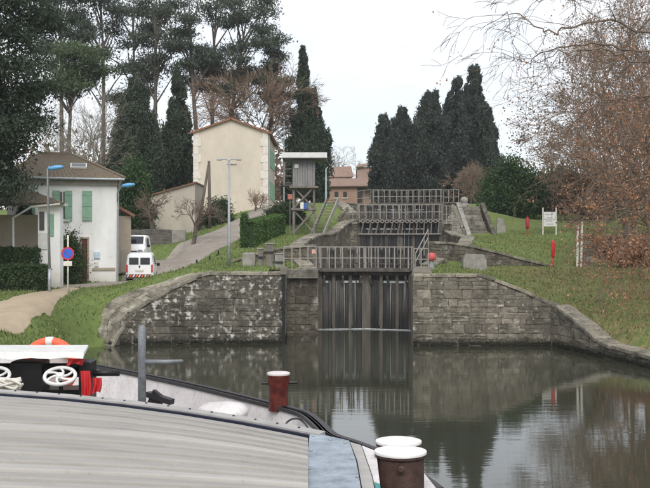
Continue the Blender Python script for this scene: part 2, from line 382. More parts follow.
# ------------------------------------------------------------------ terrain
def AX(Y): return 2.25 + (np.minimum(Y, 86) - 56.4) * .140 + np.maximum(Y - 86, 0) * .1043          # centre line of the lock flight
def g(px, py, Y): p = P(px, py, Y); return (p.x, p.y, p.z)
CL = [g(68,298,49), g(188,274,50), g(150,287,49.9), g(111,302,49.6), g(99,318,49.0), g(90,338,47.4), g(75,347,46),
      (-10.9,43.5,-.2), (-10.5,40,-.3), (-12.6,46,2.08), (-12.15,43.5,1.93), (-12.0,41.4,1.83), (-12.35,47.2,1.95), (-10.4,56,2.85), (-10.4,53.5,2.7), (-9.4,56.5,3.0), (-9,53,2.95), (-11,58,2.6), (-11.6,56,2.65), (-11.5,53,2.5), (-10.0,34,-.3), (-9.5,25,-.3), (-9.3,10,-.3), (-9,-20,-.3), (-8,40,-1.5), (-7.5,25,-1.5), (-7,0,-1.5),
      g(0,330,38), g(35,318,41.4), g(60,300,47.9), g(10,297,49.2), g(48,293,51), g(0,312,43.4), g(20,292,51.5), (-15.5,38,1.62), (-17,44,1.98), (-13.2,38,1.62), (-13.6,42,1.86), (-14.5,47,2.16), (-12.9,34,1.4), (-11.9,35.5,1.3), g(100,283,57.5), g(30,285,57),
      g(142,284,60.5), g(130,286,55), g(142,281.5,55.5), g(160,275.5,56), g(180,271,57), g(200,267,58), g(229,267,57), (-3.5,50,3.5), (-1.9,50,3.5), (-4,55,3.5), (-7,52,3.4), (-4.4,52.5,3.5), (-2.6,52.5,3.5), (-8,56,3.2), (-1.5,57,3.45),
      g(165,266,62), g(215,250,70), g(235,232,78), g(258,215,86), g(272,206,93), g(190,256,70), g(180,246,75), g(193,238,90), g(268,207,94),
      g(241,250,70), g(280,235,80), g(305,236,78), (-2.8,62.5,4.5), (-.2,61.5,4.65), (-5.7,62.5,3.8), (-3,59,3.45), (-6,60,3.45), (0,70,5.1), (1.2,82,5.6),
      (2.5,92,8.4), (3,110,9.2), (0,90,8.3), (-2,86,7.2), (-9.5,66,3.3), (-12.7,70,3.7), (-13,60,2.75), (-15,75,4.2),
      (-8.8,46.9,-1.3), (-9.6,46.2,-.9), (-7,47.6,-1.6), (-10.6,45.6,-.7), (-12.2,61,2.45), (-10.2,61,2.5), (-12.2,64.5,2.6), (-10.4,64.5,2.7), (-13.2,68.5,3.4), (-13.2,72,3.62), (-11.5,72,3.75), (-20,100,7.5), (-40,100,7), (-40,60,3.2), (-30,130,9), (0,140,9.7), (-60,160,10), (-40,30,2.2), (-40,0,1.6), (-20,20,1.7), (-13,20,1.3), (-13,0,1.2), (-20,50,2.5), (-25,70,3.8)]
CR = [(6,49,3.36), (8,49.5,3.3), (6,56,3.35), (10,56,3.3), (9,48.5,2.75), (10.9,48.7,2.1), (11.9,46.2,1.55), (12.4,44,.9), (13.2,41,.6), (13.6,38.8,.48), (14.9,32,.42), (16.4,24,.4), (18,10,.4), (19,-20,.4),
      g(600,300,50), g(620,285,54), g(650,300,48), g(650,330,42), g(640,270,60), g(553,268,64), g(480,270,60.5), (7.2,62,4.7), g(500,256,65.5), g(480,239,78), g(560,233,80), g(530,245,72), g(583,268,64), g(620,262,68), g(650,257,72),
      g(500,232,86), (10.8,84,5.55), (13,92,8.3), g(515,222,98), (12.5,95,8.5), (15,110,9.3), (22,110,9), (30,100,7.8), (40,60,4.5), (45,100,8.5), (30,40,3), (40,10,2.4), (30,140,9.8), (60,160,10), (28,20,2.4), (22,36,2.2), (22,0,1.8), (10.3,70,5.1)]
class TPS:
    def __init__(s, pts, lam=.12):
        p = np.array(pts); s.p = p[:, :2]; n = len(p)
        K = s.k(np.linalg.norm(s.p[:, None] - s.p[None], axis=2)); Q = np.hstack([np.ones((n, 1)), s.p])
        A = np.zeros((n + 3, n + 3)); A[:n, :n] = K + lam * np.eye(n); A[:n, n:] = Q; A[n:, :n] = Q.T
        s.w = np.linalg.solve(A, np.concatenate([p[:, 2], np.zeros(3)]))
    def k(s, r): return -np.sqrt(r * r + .36)                        # nearly linear: no overshoot
    def __call__(s, x, y):
        q = np.stack([np.ravel(x), np.ravel(y)], 1); r = np.linalg.norm(q[:, None] - s.p[None], axis=2)
        n = len(s.p); return (s.k(r) @ s.w[:n] + s.w[n] + q @ s.w[n + 1:]).reshape(np.shape(x))
TL, TR = TPS(CL), TPS(CR)
def ground(x, y):
    x = np.asarray(x, float); y = np.asarray(y, float)
    zl, zr = TL(x, y), TR(x, y); z = np.where(x < AX(y), zl, zr)
    far = np.clip((y - 118) / 40, 0, 1); z = z * (1 - far) + 10 * far
    out = np.clip((np.abs(x) - 35) / 40, 0, 1); zo = np.clip(1.8 + .075 * (y - 20), 1.8, 10)
    z = z * (1 - out) + zo * out
    for (xa, xb, ya, yb, zp) in ((-13.0, -9.9, 58.8, 65.2, 2.48), (-14.4, -11.6, 67.8, 74.0, 3.62)):     # parking places
        d = np.maximum(np.maximum(xa - x, x - xb), np.maximum(ya - y, y - yb)); w = np.clip(1 - d / 1.6, 0, 1); w = w * w * (3 - 2 * w); z = z * (1 - w) + zp * w
    return z
def gz(x, y): return float(ground(x, y))

# face lines of the walls: (x, y, top z)
FL = [(-10.1,47.2,.35), P(118,336,47.5), P(121,322,47.7), P(135,310,48), P(171,288,48.25), (-5.75,48.4,3.5), (-1.95,48.5,3.5)]
FL = [(p[0], p[1], p[2]) for p in FL]
FR = [(4.18,47.5,3.43), (7.5,47.5,3.43), (9.05,47.55,2.85), (10.7,47.5,2.13), (11.25,45.6,1.55), (11.6,43.4,.92), (11.85,42.3,.66), (12.65,38.8,.52), (14,32,.47), (15.5,24,.45), (17,10,.45), (18,-20,.45)]
def base_half(Y): return 2.75 + .95 * min(1, max(0, (Y - 57) / 28.5)) + .5 * min(1, max(0, (Y - 87) / 28))
def ch_half(Y):
    for a, b in ((57.6, 85.6), (88.0, 115.4), (118, 146)):
        if a <= Y <= b: s = (Y - a) / (b - a); return base_half(Y) + 2.2 * math.sin(math.pi * s) ** .6
    return base_half(Y)
ys = list(np.arange(55.6, 147, .6))
chL = [(AX(Y) - ch_half(Y), Y) for Y in ys]; chR = [(AX(Y) + ch_half(Y), Y) for Y in ys]
cut = [(-9.5,47.7), (-8.9,48.4), (-7.3,48.8), (-2.5,49.1), (-2.5,54.6), (-1.0,54.9)] + [(x - .55, y) for x, y in chL if y > 55.5] + \
      [(x + .55, y) for x, y in chR[::-1]] + [(4.7,47.9), (7.6,47.9), (9.1,47.95), (10.95,47.85), (11.55,45.7), (11.9,43.5), (12.15,42.4), (12.95,38.9), (14.3,32.1), (15.8,24.1), (17.3,10), (18.3,-20), (18.3,-70), (-6.5,-70), (-6.5,30), (-7.6,46.5)]
cut = np.array(cut)
def inside(x, y, poly):
    c = np.zeros(np.shape(x), bool); n = len(poly); j = n - 1
    for i in range(n):
        xi, yi = poly[i]; xj, yj = poly[j]
        if yi != yj:
            m = ((yi > y) != (yj > y)) & (x < (xj - xi) * (y - yi) / (yj - yi) + xi); c ^= m
        j = i
    return c
def seg_clamp(x, y, z, line, w, drop):
    for (x0, y0, z0), (x1, y1, z1) in zip(line[:-1], line[1:]):
        dx, dy = x1 - x0, y1 - y0; L2 = dx * dx + dy * dy
        t = np.clip(((x - x0) * dx + (y - y0) * dy) / L2, 0, 1); d = np.hypot(x - x0 - t * dx, y - y0 - t * dy)
        z = np.where(d < w, np.minimum(z, z0 + t * (z1 - z0) - drop), z)
    return z
xs = np.concatenate([-np.geomspace(900, 31, 26), np.arange(-30, 30.01, .4), np.geomspace(31, 900, 26)])
yv = np.concatenate([-np.geomspace(300, 11, 10), np.arange(-10, 30, 2.0), np.arange(30, 128, .42), np.geomspace(129, 1500, 26)])
GX, GY = np.meshgrid(xs, yv); GZ = np.concatenate([ground(GX[i:i + 20], GY[i:i + 20]) for i in range(0, len(yv), 20)])
def XY(px, Y): return ((px - 325) * Y / F, Y)
PATH = ([XY(-150,40), XY(-40,43.5), XY(0,46), XY(14,48.6), XY(47,51.4), XY(66,53.8)], [XY(-150,34), XY(-40,36), XY(1,38), XY(35,41.6), XY(60,47.9), XY(80,53.0)])
ROAD = ([XY(-20,55.5), XY(60,55.4), XY(100,57.0), XY(122,60), XY(122,66), XY(140,72), XY(178,75.5), XY(208,79), XY(226,84), XY(246,91), XY(256,100), XY(240,118)],
        [XY(-20,53.8), XY(70,53.8), XY(118,55.4), XY(152,58.5), XY(172,61.5), XY(196,66), XY(226,71.5), XY(250,78), XY(270,84), XY(281,90), XY(290,99), XY(285,117)])
def grow_poly(l, r, d):
    o = lambda a, b: [(p[0] + (p[0] - q[0]) / math.hypot(p[0] - q[0], p[1] - q[1]) * d, p[1] + (p[1] - q[1]) / math.hypot(p[0] - q[0], p[1] - q[1]) * d) for p, q in zip(a, b)]
    return np.array(o(l, r) + o(r, l)[::-1])
onway = inside(GX, GY, grow_poly(*PATH, 1.0)) | inside(GX, GY, grow_poly(*ROAD, 1.0))
GZ = GZ + .05 * np.sin(GX * 1.7 + GY * .9) * np.cos(GY * 1.3 - GX * .6) * np.clip((GZ - .3), 0, 1) * np.where(onway, 0, 1)
GZ = seg_clamp(GX, GY, GZ, FL, 1.15, .10); GZ = seg_clamp(GX, GY, GZ, FR, .95, .13)
ins = inside(GX, GY, cut)
ny, nx = GX.shape; idx = np.arange(ny * nx).reshape(ny, nx)
fq = np.stack([idx[:-1, :-1], idx[:-1, 1:], idx[1:, 1:], idx[1:, :-1]], -1).reshape(-1, 4)
keep = ~(ins.ravel()[fq].any(1)); fq = fq[keep]
used = np.unique(fq); remap = -np.ones(ny * nx, int); remap[used] = np.arange(len(used))
gv = np.stack([GX, GY, GZ], -1).reshape(-1, 3)[used]
terrain = npmesh('ground', gv, remap[fq], M_grass, smooth=True); terrain['kind'] = 'structure'
from mathutils.bvhtree import BVHTree
tbvh = BVHTree.FromPolygons([tuple(v) for v in gv], [tuple(f) for f in remap[fq]])
def tz(x, y, default=None):
    h = tbvh.ray_cast(Vector((x, y, 60)), Vector((0, 0, -1)))
    return h[0].z if h[0] is not None else (gz(x, y) if default is None else default)

def smooth_line(pts, n=8):
    out = []; pts = [Vector(p) for p in pts]
    for i in range(len(pts) - 1):
        p0 = pts[max(i - 1, 0)]; p1 = pts[i]; p2 = pts[i + 1]; p3 = pts[min(i + 2, len(pts) - 1)]
        for k in range(n):
            t = k / n; out.append(.5 * ((2 * p1) + (p2 - p0) * t + (2 * p0 - 5 * p1 + 4 * p2 - p3) * t * t + (3 * p1 - p0 - 3 * p2 + p3) * t ** 3))
    out.append(pts[-1]); return out
STRIPS = []
def strip(name, left, right, m, lift=.03, n=16, across=14):
    l, r = smooth_line([(*p, 0) for p in left], n), smooth_line([(*p, 0) for p in right], n); v = []; f = []
    for a, b in zip(l, r):
        for k in range(across + 1):
            p = a.lerp(b, k / across); q = p + (Vector((.03 * math.sin(p.y * 7.1 + k), 0, 0)) if k in (0, across) else Vector())
            v.append((q.x, q.y, gz(p.x, p.y) + lift - (.05 if k in (0, across) else 0)))
    w = across + 1
    for i in range(len(l) - 1):
        for k in range(across): f.append((i * w + k, i * w + k + 1, (i + 1) * w + k + 1, (i + 1) * w + k))
    o = npmesh(name, v, f, m, smooth=True); o['kind'] = 'structure'
    STRIPS.append(np.array([(p.x, p.y) for p in l] + [(p.x, p.y) for p in r[::-1]])); return o
strip('path', *PATH, M_path, .06)
strip('road', *ROAD, M_road, .06)

# ------------------------------------------------------------------ water
def sheet(name, poly, z, m):
    o = MB().add([(x, y, z) for x, y in poly], [tuple(range(len(poly)))]).build(name, m); o['kind'] = 'structure'; return o
sheet('canal_water', [(-12.6,49.5), (-12.9,40), (-12.4,20), (-12,-80), (20,-80), (20,-20), (18.5,10), (16.8,24), (15.2,32), (13.6,40), (12.3,46), (11.5,48.2), (6,49), (6,57.6), (-3,57.6), (-3,49)], 0.0, M_water)
for nm, ya, yb, z in (('canal_water', 57.7, 86.3, 2.70), ('canal_water', 87.2, 116.2, 6.15), ('canal_water', 117.2, 146, 8.7)):
    rr = [Y for Y in ys if ya < Y < yb]
    sheet(nm, [(AX(Y) - ch_half(Y) - .2, Y) for Y in rr] + [(AX(Y) + ch_half(Y) + .2, Y) for Y in rr[::-1]], z, M_water)

sheet('canal_bed', [(-9,40), (12,40), (13,56), (30,160), (0,160), (-4,56)], -1.45, M_soil)
# ------------------------------------------------------------------ masonry
def stone_variants(n, seed):
    out = []; rr = random.Random(seed)
    for k in range(n):
        bm = bmesh.new(); m = 8
        base = [(-.5,-.5), (0,-.5), (.5,-.5), (.5,0), (.5,.5), (0,.5), (-.5,.5), (-.5,0)]
        jit = [(x + rr.uniform(-.035, .035), z + rr.uniform(-.06, .06)) for x, z in base]
        rings = []
        for s_, d in ((1.0, .5), (1.0, -.3), (.93, -.48)):
            rings.append([bm.verts.new((x * s_, d + (rr.uniform(-.08, .08) if d == -.48 else 0), z * s_)) for x, z in jit])
        cv = bm.verts.new((rr.uniform(-.1, .1), -.54 + rr.uniform(-.1, .08), rr.uniform(-.1, .1)))
        for a, b in zip(rings[:-1], rings[1:]):
            for i in range(m): bm.faces.new((a[i], a[(i + 1) % m], b[(i + 1) % m], b[i]))
        for i in range(m): bm.faces.new((rings[2][i], rings[2][(i + 1) % m], cv))
        bmesh.ops.recalc_face_normals(bm, faces=bm.faces)
        me = bpy.data.meshes.new('stone'); bm.to_mesh(me); bm.free(); out.append(me)
    return out
def with_mat(meshes, m):
    r = []
    for me in meshes: c = me.copy(); c.materials.append(m); r.append(c)
    return r
SV = stone_variants(9, 3)
SVm = {}
def stones_for(m):
    if m.name not in SVm: SVm[m.name] = with_mat(SV, m)
    return SVm[m.name]
def put(me, name, parent, loc, rz, scale, rx=0.0, ry=0.0):
    o = bpy.data.objects.new(name, me); col.objects.link(o); o.parent = parent
    o.location = Vector(loc) - OFF[parent.name]; o.rotation_euler = (rx, ry, rz); o.scale = scale; return o
def wall(name, label, line, base, thick, m, side=1, cope=(.9, .16), course=.36, wid=(.42, .95), smax=None, cat='stone wall', stone_from=0.0, proud=.07, mcope=None, cope_over=.05, hug=False):
    """line: face points (x,y,top) left to right seen from the front; the body lies on side*(left normal)"""
    root = thing(name, label, cat, (line[0][0], line[0][1], max(base, -.5)))
    pts = [Vector((p[0], p[1], 0)) for p in line]; tops = [p[2] for p in line]
    cum = [0]
    for a, b in zip(pts[:-1], pts[1:]): cum.append(cum[-1] + (b - a).length)
    def at(u):
        u = min(max(u, 0), cum[-1] - 1e-6)
        for i in range(len(pts) - 1):
            if u <= cum[i + 1]:
                t = (u - cum[i]) / (cum[i + 1] - cum[i]); d = (pts[i + 1] - pts[i]).normalized()
                return pts[i].lerp(pts[i + 1], t), d, tops[i] + t * (tops[i + 1] - tops[i])
    def nrm(i):
        a = (pts[i] - pts[i - 1]).normalized() if i > 0 else None; b = (pts[i + 1] - pts[i]).normalized() if i < len(pts) - 1 else None
        d = (a or b) if not (a and b) else (a + b).normalized(); return Vector((-d.y, d.x, 0)) * side
    ch = cope[1] if cope else 0
    secs = []
    for i, p in enumerate(pts):
        q = p + nrm(i) * thick; t = max(tops[i] - ch - .01, base + .06); f = p + nrm(i) * .05
        secs.append([(f.x, f.y, base), (f.x, f.y, t), (q.x, q.y, t), (q.x, q.y, base)])
    MB().loft(secs).build('wall_core', M_mortar, root)
    meshes = stones_for(m); n = 0; z = max(base, -.28); Lmax = smax or cum[-1]; k = 0
    while z < max(tops) - ch - .05:
        h = course * random.uniform(.7, 1.35); u = stone_from - random.uniform(0, .4)
        while u < Lmax - .08:
            w = random.uniform(*wid); u0 = max(u, stone_from); u1 = min(u + w, Lmax); u += w
            if u1 - u0 < .1: continue
            p, d, t = at((u0 + u1) / 2); hh = min(h, t - ch - z)
            if hh < .07: continue
            nn = Vector((-d.y, d.x, 0)) * side; rz = math.atan2(d.y, d.x) + (0 if side > 0 else math.pi)
            pieces = [(0, hh)] if random.random() > .3 or hh < .26 else [(0, hh * .48), (hh * .48, hh * .52)]
            for dz_, h_ in pieces:
                c = p + nn * (.115 - random.uniform(-.012, .02)); o = put(random.choice(meshes), 'stone', root, (c.x, c.y, z + dz_ + h_ / 2), rz, (max(u1 - u0 - .006, .08), .2, h_ - .006)); n += 1
                o.rotation_euler.y = random.uniform(-.03, .03)
        z += h; k += 1
    if cope:
        mc = stones_for(mcope or M_cope); u = 0
        while u < Lmax - .05:
            w = min(random.uniform(.7, 1.25), Lmax - u)
            (p, d, t) = at(u + w / 2); (p0, _, t0) = at(u + .02); (p1, _, t1) = at(u + w - .02)
            nn = Vector((-d.y, d.x, 0)) * side; c = p + nn * (cope[0] / 2 - cope_over); ang = math.atan2(t1 - t0, max(w - .04, .05))
            b = put(random.choice(mc), 'coping_stone', root, (c.x, c.y, t - ch / 2 + random.uniform(-.008, .012)), 0, ((w / math.cos(ang)) - .015, ch, cope[0]))
            Mr = Matrix.Rotation(math.atan2(d.y, d.x) + (0 if side > 0 else math.pi), 4, 'Z') @ Matrix.Rotation(-ang if side > 0 else ang, 4, 'Y') @ Matrix.Rotation(R(-90), 4, 'X')
            b.rotation_euler = Mr.to_euler(); u += w
    return root
wl = wall('quay_wall', 'dark rubble stone quay wall with white lichen patches, left of lock gates', FL, -1.2, 1.15, M_wallL, cope=(1.15, .16))
wr = wall('quay_wall', 'sloping brownish stone quay wall right of lock gates, running down along the bank', FR, -1.2, 1.0, M_wallR, cope=(.85, .15), smax=21.5)
# broad pale ramp of coping behind the curved end of the left wall
ramp_o = [P(99,336,47.9), P(98,320,48.9), P(110,303,49.5), P(133,292,49.8), P(152,286.5,49.95), P(190,274.5,49.8)]
ramp_i = [P(116,337,47.75), P(119,324,48.2), P(134,311,48.6), P(152,299.5,48.75), P(170,288.5,48.8), P(205,273.5,48.9)]
ro, ri = smooth_line(ramp_o, 3), smooth_line(ramp_i, 3); 
rs = thing('paving_ramp', 'pale stone ramp curving down beside the left quay wall', 'ramp', tuple(ramp_o[0] - Vector((0, 0, .4))))
for i in range(len(ro) - 1):
    for a, b in ((0, .5), (.5, 1.0)):
        q = [ro[i].lerp(ri[i], a + .012), ro[i].lerp(ri[i], b - .012), ro[i + 1].lerp(ri[i + 1], b - .012), ro[i + 1].lerp(ri[i + 1], a + .012)]
        sh = (q[2] - q[1]) * .02; q = [q[0] + sh, q[1] + sh, q[2] - sh, q[3] - sh]; dz = Vector((0, 0, .03 + random.uniform(-.02, .02)))
        MB().prism([p + dz for p in q], (0, 0, -.45)).build('slab', M_cope, rs)
# recess left of the gates
wall('recess_wall', 'stained stone wall in the recess just left of the lock gates', [(-2.1,54.2,3.0), (-.36,54.3,3.0)], -1.2, 1.2, M_wallU, cope=None, course=.42, wid=(.5, .9))
sl = thing('concrete_ledge', 'pale concrete ledge topping the recess beside the lock gates', 'ledge', (-1.2,54.6,3.0))
MB().box((-1.25,54.85,3.25), (1.75,1.6,.46), bev=.03).build('slab', M_step, sl); MB().box((-1.25,54.0,3.03), (1.7,.3,.04)).build('lip', M_step, sl)
wall('recess_wall', 'side stone wall of the recess, turned inward behind the left quay wall', [(-1.95,48.55,3.4), (-2.05,54.2,3.4)], -1.2, .7, M_wallL, cope=None)
# chamber walls
def chamber_wall(label, pts, side, ztop):
    root = thing('chamber_wall', label, 'lock wall', (pts[0][0], pts[0][1], 0))
    secs = []
    for i, (x, y) in enumerate(pts):
        t = ztop(x + side * 1.0, y); secs.append([(x, y, -1.2), (x, y, t), (x + side * .95, y, t), (x + side * .95, y, -1.2)])
    MB().loft(secs).build('wall_core', M_wallU, root)
    mc = stones_for(M_cope); step = 2
    for i in range(0, len(pts) - step, step):
        a, b = Vector((*pts[i], 0)), Vector((*pts[i + step], 0)); m_ = (a + b) / 2; d = (b - a); t = ztop(m_.x + side, m_.y)
        c = m_ + Vector((side * .42, 0, 0)); ang = math.atan2(d.y, d.x); ta, tb_ = ztop(a.x + side, a.y), ztop(b.x + side, b.y)
        o = put(random.choice(mc), 'coping_stone', root, (c.x, c.y, t + .06), 0, (d.length - .02, .16, .95))
        o.rotation_euler = (Matrix.Rotation(ang, 4, 'Z') @ Matrix.Rotation(-math.atan2(tb_ - ta, d.length), 4, 'Y') @ Matrix.Rotation(R(-90), 4, 'X')).to_euler()
    return root
def zt1(x, y): return min(max(gz(x, y), 3.3), 3.42) if y < 58.4 else gz(x, y) + .02
def seg(pts, a, b): return [p for p in pts if a <= p[1] <= b]
chamber_wall('left stone wall of the lowest lock chamber behind the nearest gates', seg(chL, 55.5, 86.5), -1, zt1)
chamber_wall('right stone wall of the lowest lock chamber behind the nearest gates', [(4.2, 47.6), (4.6, 51.5), (4.95, 55.4)] + seg(chR, 55.9, 86.5), 1, zt1)
chamber_wall('left stone wall of the upper lock chambers', seg(chL, 87, 147), -1, lambda x, y: max(gz(x, y), 6.8) + .02)
chamber_wall('right stone wall of the upper lock chambers', seg(chR, 87, 147), 1, lambda x, y: max(gz(x, y), 6.8) + .02)
# upper retaining walls at the lowest chamber
wall('retaining_wall', 'curved low stone retaining wall on the grass, right of the nearest gates', [(6.3,58.9,5.0), (7.4,59.6,4.98), (9.2,60.8,4.72), (11.2,62.0,4.25), (12.9,63.0,3.85), (14.5,64.0,3.5)], 2.6, .6, M_wallU, cope=(.55, .13), course=.34)
wall('retaining_wall', 'dark stone retaining wall below the hedge, left of the nearest gates', [(-5.9,61.8,3.78), (-4.2,60.9,4.3), (-2.7,60.0,4.66), (-.7,59.2,4.82)], 2.6, .6, M_wallU, cope=(.55, .13), course=.34)
# abutments of the middle gates
Y2 = 86.0
wall('wing_wall', 'sloping stone wing wall left of the middle lock gates', [(.3,85.2,5.75), (1.2,85.3,7.1), (1.9,85.4,8.0), (2.0,85.4,8.05)], 4.6, .9, M_wallU, cope=(.8, .14), course=.4)
wall('abutment', 'stone abutment at the left end of the middle lock gates', [(2.0,85.0,6.7), (2.72,85.1,6.7)], 2.0, 1.6, M_wallU, cope=(1.0, .16), course=.4, cat='abutment')
wall('abutment', 'stone abutment at the right end of the middle lock gates', [(10.1,85.1,6.7), (10.75,85.0,6.7)], 2.0, 1.6, M_wallU, cope=(1.0, .16), course=.4, cat='abutment')
wall('wing_wall', 'pale sloping wing wall between the middle gates and the stone steps', [(10.75,85.3,8.2), (10.95,85.25,7.9), (11.9,84.8,5.7)], 4.6, .9, M_conc, cope=(.8, .16), course=.4)
st = thing('stone_steps', 'worn stone steps climbing between slanting side walls, right of the middle gates', 'steps', (13.0,84.0,5.4))
for k in range(10):
    MB().box((12.95 - .03 * k + random.uniform(-.03, .03), 84.6 + k * .42, 5.55 + .275 * k - .3), (1.75,.62,.85), bev=.03).build('step', M_step, st)
for x, pale in ((11.92, 1), (14.05, 0)):
    a, b = Vector((x, 83.8, 5.5)), Vector((x - .25, 88.9, 8.5))
    MB().prism([a + Vector((0, 0, -.9)), b + Vector((0, 0, -2.5)), b + Vector((0, 0, .02)), a + Vector((0, 0, .12))], (.36, 0, 0)).build('side_wall', M_conc if pale else M_wallU, st)
gs = thing('standing_stone', 'grey upright stone slab beside the foot of the upper steps', 'stone', (14.75,84.6,5.5)); 
MB().prism([(14.5,84.6,5.3), (15.3,84.6,5.3), (15.28,84.6,6.4), (15.0,84.6,7.0), (14.6,84.6,7.1)], (0,.35,0)).build('slab', M_conc, gs)
pb = thing('stone_ball', 'pale round stone knob on the pier above the upper steps', 'stone', tuple(P(464,205,88.6)))
cpt = P(464,205,88.6); MB().lathe(cpt, [(.3, -.4), (.3, 0), (.2, .05), (.30, .14), (.36, .32), (.30, .52), (.16, .62), (.02, .65)], 14).build('knob', M_conc, pb, smooth=True)
MB().box(cpt + Vector((0, 0, -1.2)), (.9,.9,1.7), bev=.03).build('pier', M_conc, pb)

# ------------------------------------------------------------------ lock gates
def gate_leaf(label, hinge, mitre, zb, zlip, zw, rail_h, nb, group, slant=False, ncrank=2):
    h, m = Vector((*hinge, 0)), Vector((*mitre, 0)); d = (m - h); ln = d.length; d.normalize(); n = Vector((d.y, -d.x, 0))
    if n.y > 0: n = -n                                              # n points downstream, to the camera
    root = thing('lock_gate', label, 'lock gate', (h.x, h.y, zb), group)
    at = lambda u, z, o=0.0: h + d * u + n * o + Vector((0, 0, z))
    def part(nm, mb, mat): return mb.build(nm, mat, root)
    part('heel_post', MB().bar(at(.14, zb), at(.14, zw + .06), .3, .34), M_beam)
    part('mitre_post', MB().bar(at(ln - .12, zb), at(ln - .12, zw + .05), .26, .4), M_beam)
    bw = (ln - .5) / nb
    for k in range(nb):
        u = .29 + bw * (k + .5)
        part('board', MB().box(at(u, (zb + zlip) / 2, random.uniform(-.012, .012)), (bw - .02, .09, zlip - zb), math.atan2(d.y, d.x)), M_wet if zb < 0 else M_deepb)
    part('top_beam', MB().bar(at(.3, zw - .12, .02), at(ln - .26, zw - .12, .02), .26, .24), M_beam)
    part('lower_beam', MB().bar(at(.3, zb + .55, .14), at(ln - .26, zb + .55, .14), .16, .2), M_wet)
    for fr in (.33, .66):
        u = ln * fr; part('stile', MB().bar(at(u, zb, .13), at(u, zw - .24, .13), .16, .16), M_beam)
    for fr in (.12, .5, .86):
        u = ln * fr; part('bracket', MB().bar(at(u, zlip - .2, .14), at(u, zw - .28, .42), .1, .12), M_beam)
    part('walkway', MB().box(at(ln / 2, zw + .03, .24), (ln - .1, .74, .07), math.atan2(d.y, d.x)), M_beam)
    np_ = 7
    for k in range(np_):
        u = .12 + (ln - .24) * k / (np_ - 1) + (random.uniform(-.07, .07) if 0 < k < np_ - 1 else 0)
        for o in (.56, -.08):
            part('rail_post', MB().bar(at(u, zw + .06, o), at(u, zw + rail_h, o), .066, .066), M_rail)
    for o in (.56, -.08):
        part('handrail', MB().bar(at(.02, zw + rail_h, o), at(ln - .04, zw + rail_h, o), .07, .06), M_rail)
        part('mid_rail', MB().bar(at(.02, zw + rail_h * .55, o), at(ln - .04, zw + rail_h * .55, o), .05, .05), M_rail)
    for q in range(ncrank):
        u = ln * (.3 + .4 * q / max(1, ncrank - 1)); c = part('paddle_gear', MB().bar(at(u - .12, zw, -.02), at(u - .12, zw + rail_h * .9, -.02), .09, .1).bar(at(u + .12, zw, -.02), at(u + .12, zw + rail_h * .9, -.02), .09, .1).box(at(u, zw + rail_h * .8, -.02), (.4, .2, .22), math.atan2(d.y, d.x)), M_dkmetal)
        part('paddle_rack', MB().bar(at(u, zb + .8, .16), at(u, zw + rail_h * 1.15, .0), .06, .07), M_beam)
    for q in range(5):
        u = random.uniform(.15, .85) * ln; part('lever', MB().bar(at(u, zw + .05, .2), at(u + random.uniform(-.25, .25), zw + rail_h * random.uniform(.6, 1.05), .1), .05, .06), M_beam)
    part('gap_shade_board', MB().box(at(ln / 2, (zlip + zw - .24) / 2 + .03, -.1), (ln - .5, .06, zw - .24 - zlip), math.atan2(d.y, d.x)), M_deepb)  # added dark panel painted as the shaded gap between lip and walkway
    part('toe_board', MB().bar(at(.05, zw + .14, .6), at(ln - .05, zw + .14, .6), .04, .12), M_beam)
    part('low_rail', MB().bar(at(.02, zw + rail_h * .3, .24), at(ln - .04, zw + rail_h * .32, .24), .07, .07), M_beam)
    if slant:
        zz = 9; 
        for k in range(zz):
            u0_, u1_ = ln * k / zz, ln * (k + 1) / zz
            for s0_, s1_ in ((-.16, .12), (.12, -.16)): part('lattice_bar', MB().bar(at(u0_, zw + s0_, .66), at(u1_, zw + s1_, .66), .05, .06), M_rail)
        for k in range(6):
            u = ln * (.08 + .17 * k); part('strut', MB().bar(at(u, zw - 1.15, .3), at(u + .18 * slant, zw - .05, .62), .09, .09), M_rail)
        part('strut_beam', MB().bar(at(.02, zw - 1.1, .34), at(ln - .02, zw - 1.1, .34), .1, .1), M_rail)
    return root
def gate_pair(Yg, half, tip, zb, zlip, zw, rh, names, nb, group, slant=False):
    c = AX(Yg); ax = Vector((.1218, 1, 0)).normalized(); pr = Vector((ax.y, -ax.x, 0)); o = Vector((c, Yg, 0))
    a, b, t = o - pr * half, o + pr * half, o + ax * tip
    gate_leaf(names[0], (a.x, a.y), (t.x - .004 * pr.x, t.y), zb, zlip, zw, rh, nb, group, slant)
    gate_leaf(names[1], (b.x, b.y), (t.x + .004 * pr.x, t.y), zb, zlip, zw, rh, nb, group, slant and -1)
    return a, b, t
A1, B1, T1 = gate_pair(56.5, 2.72, .75, -.6, 2.74, 3.30, 1.38, ['left leaf of the nearest lock gates, streaked with water, at the pool', 'right leaf of the nearest lock gates, streaked with water, at the pool'], 7, 'nearest lock gates')
A2, B2, T2 = gate_pair(Y2, 3.66, .9, 2.2, 6.2, 6.82, 1.42, ['left leaf of the middle lock gates with slanting struts', 'right leaf of the middle lock gates with slanting struts'], 6, 'middle lock gates', 1)
A3, B3, T3 = gate_pair(116.2, 4.1, .9, 5.6, 8.9, 9.45, 1.7, ['left leaf of the highest lock gates below the cypresses', 'right leaf of the highest lock gates below the cypresses'], 6, 'highest lock gates')
def fence_rail(label, p0, p1, h, n, rails=(1.0, .5), w=.06):
    p0, p1 = Vector(p0), Vector(p1); root = thing('handrail', label, 'railing', tuple(p0))
    for k in range(n): q = p0.lerp(p1, k / (n - 1)); MB().bar(q + Vector((0, 0, -.1)), q + Vector((0, 0, h)), w, w).build('rail_post', M_rail, root)
    for r in rails: MB().bar(p0 + Vector((0, 0, h * r)), p1 + Vector((0, 0, h * r)), w, w * .9).build('rail', M_rail, root)
    return root
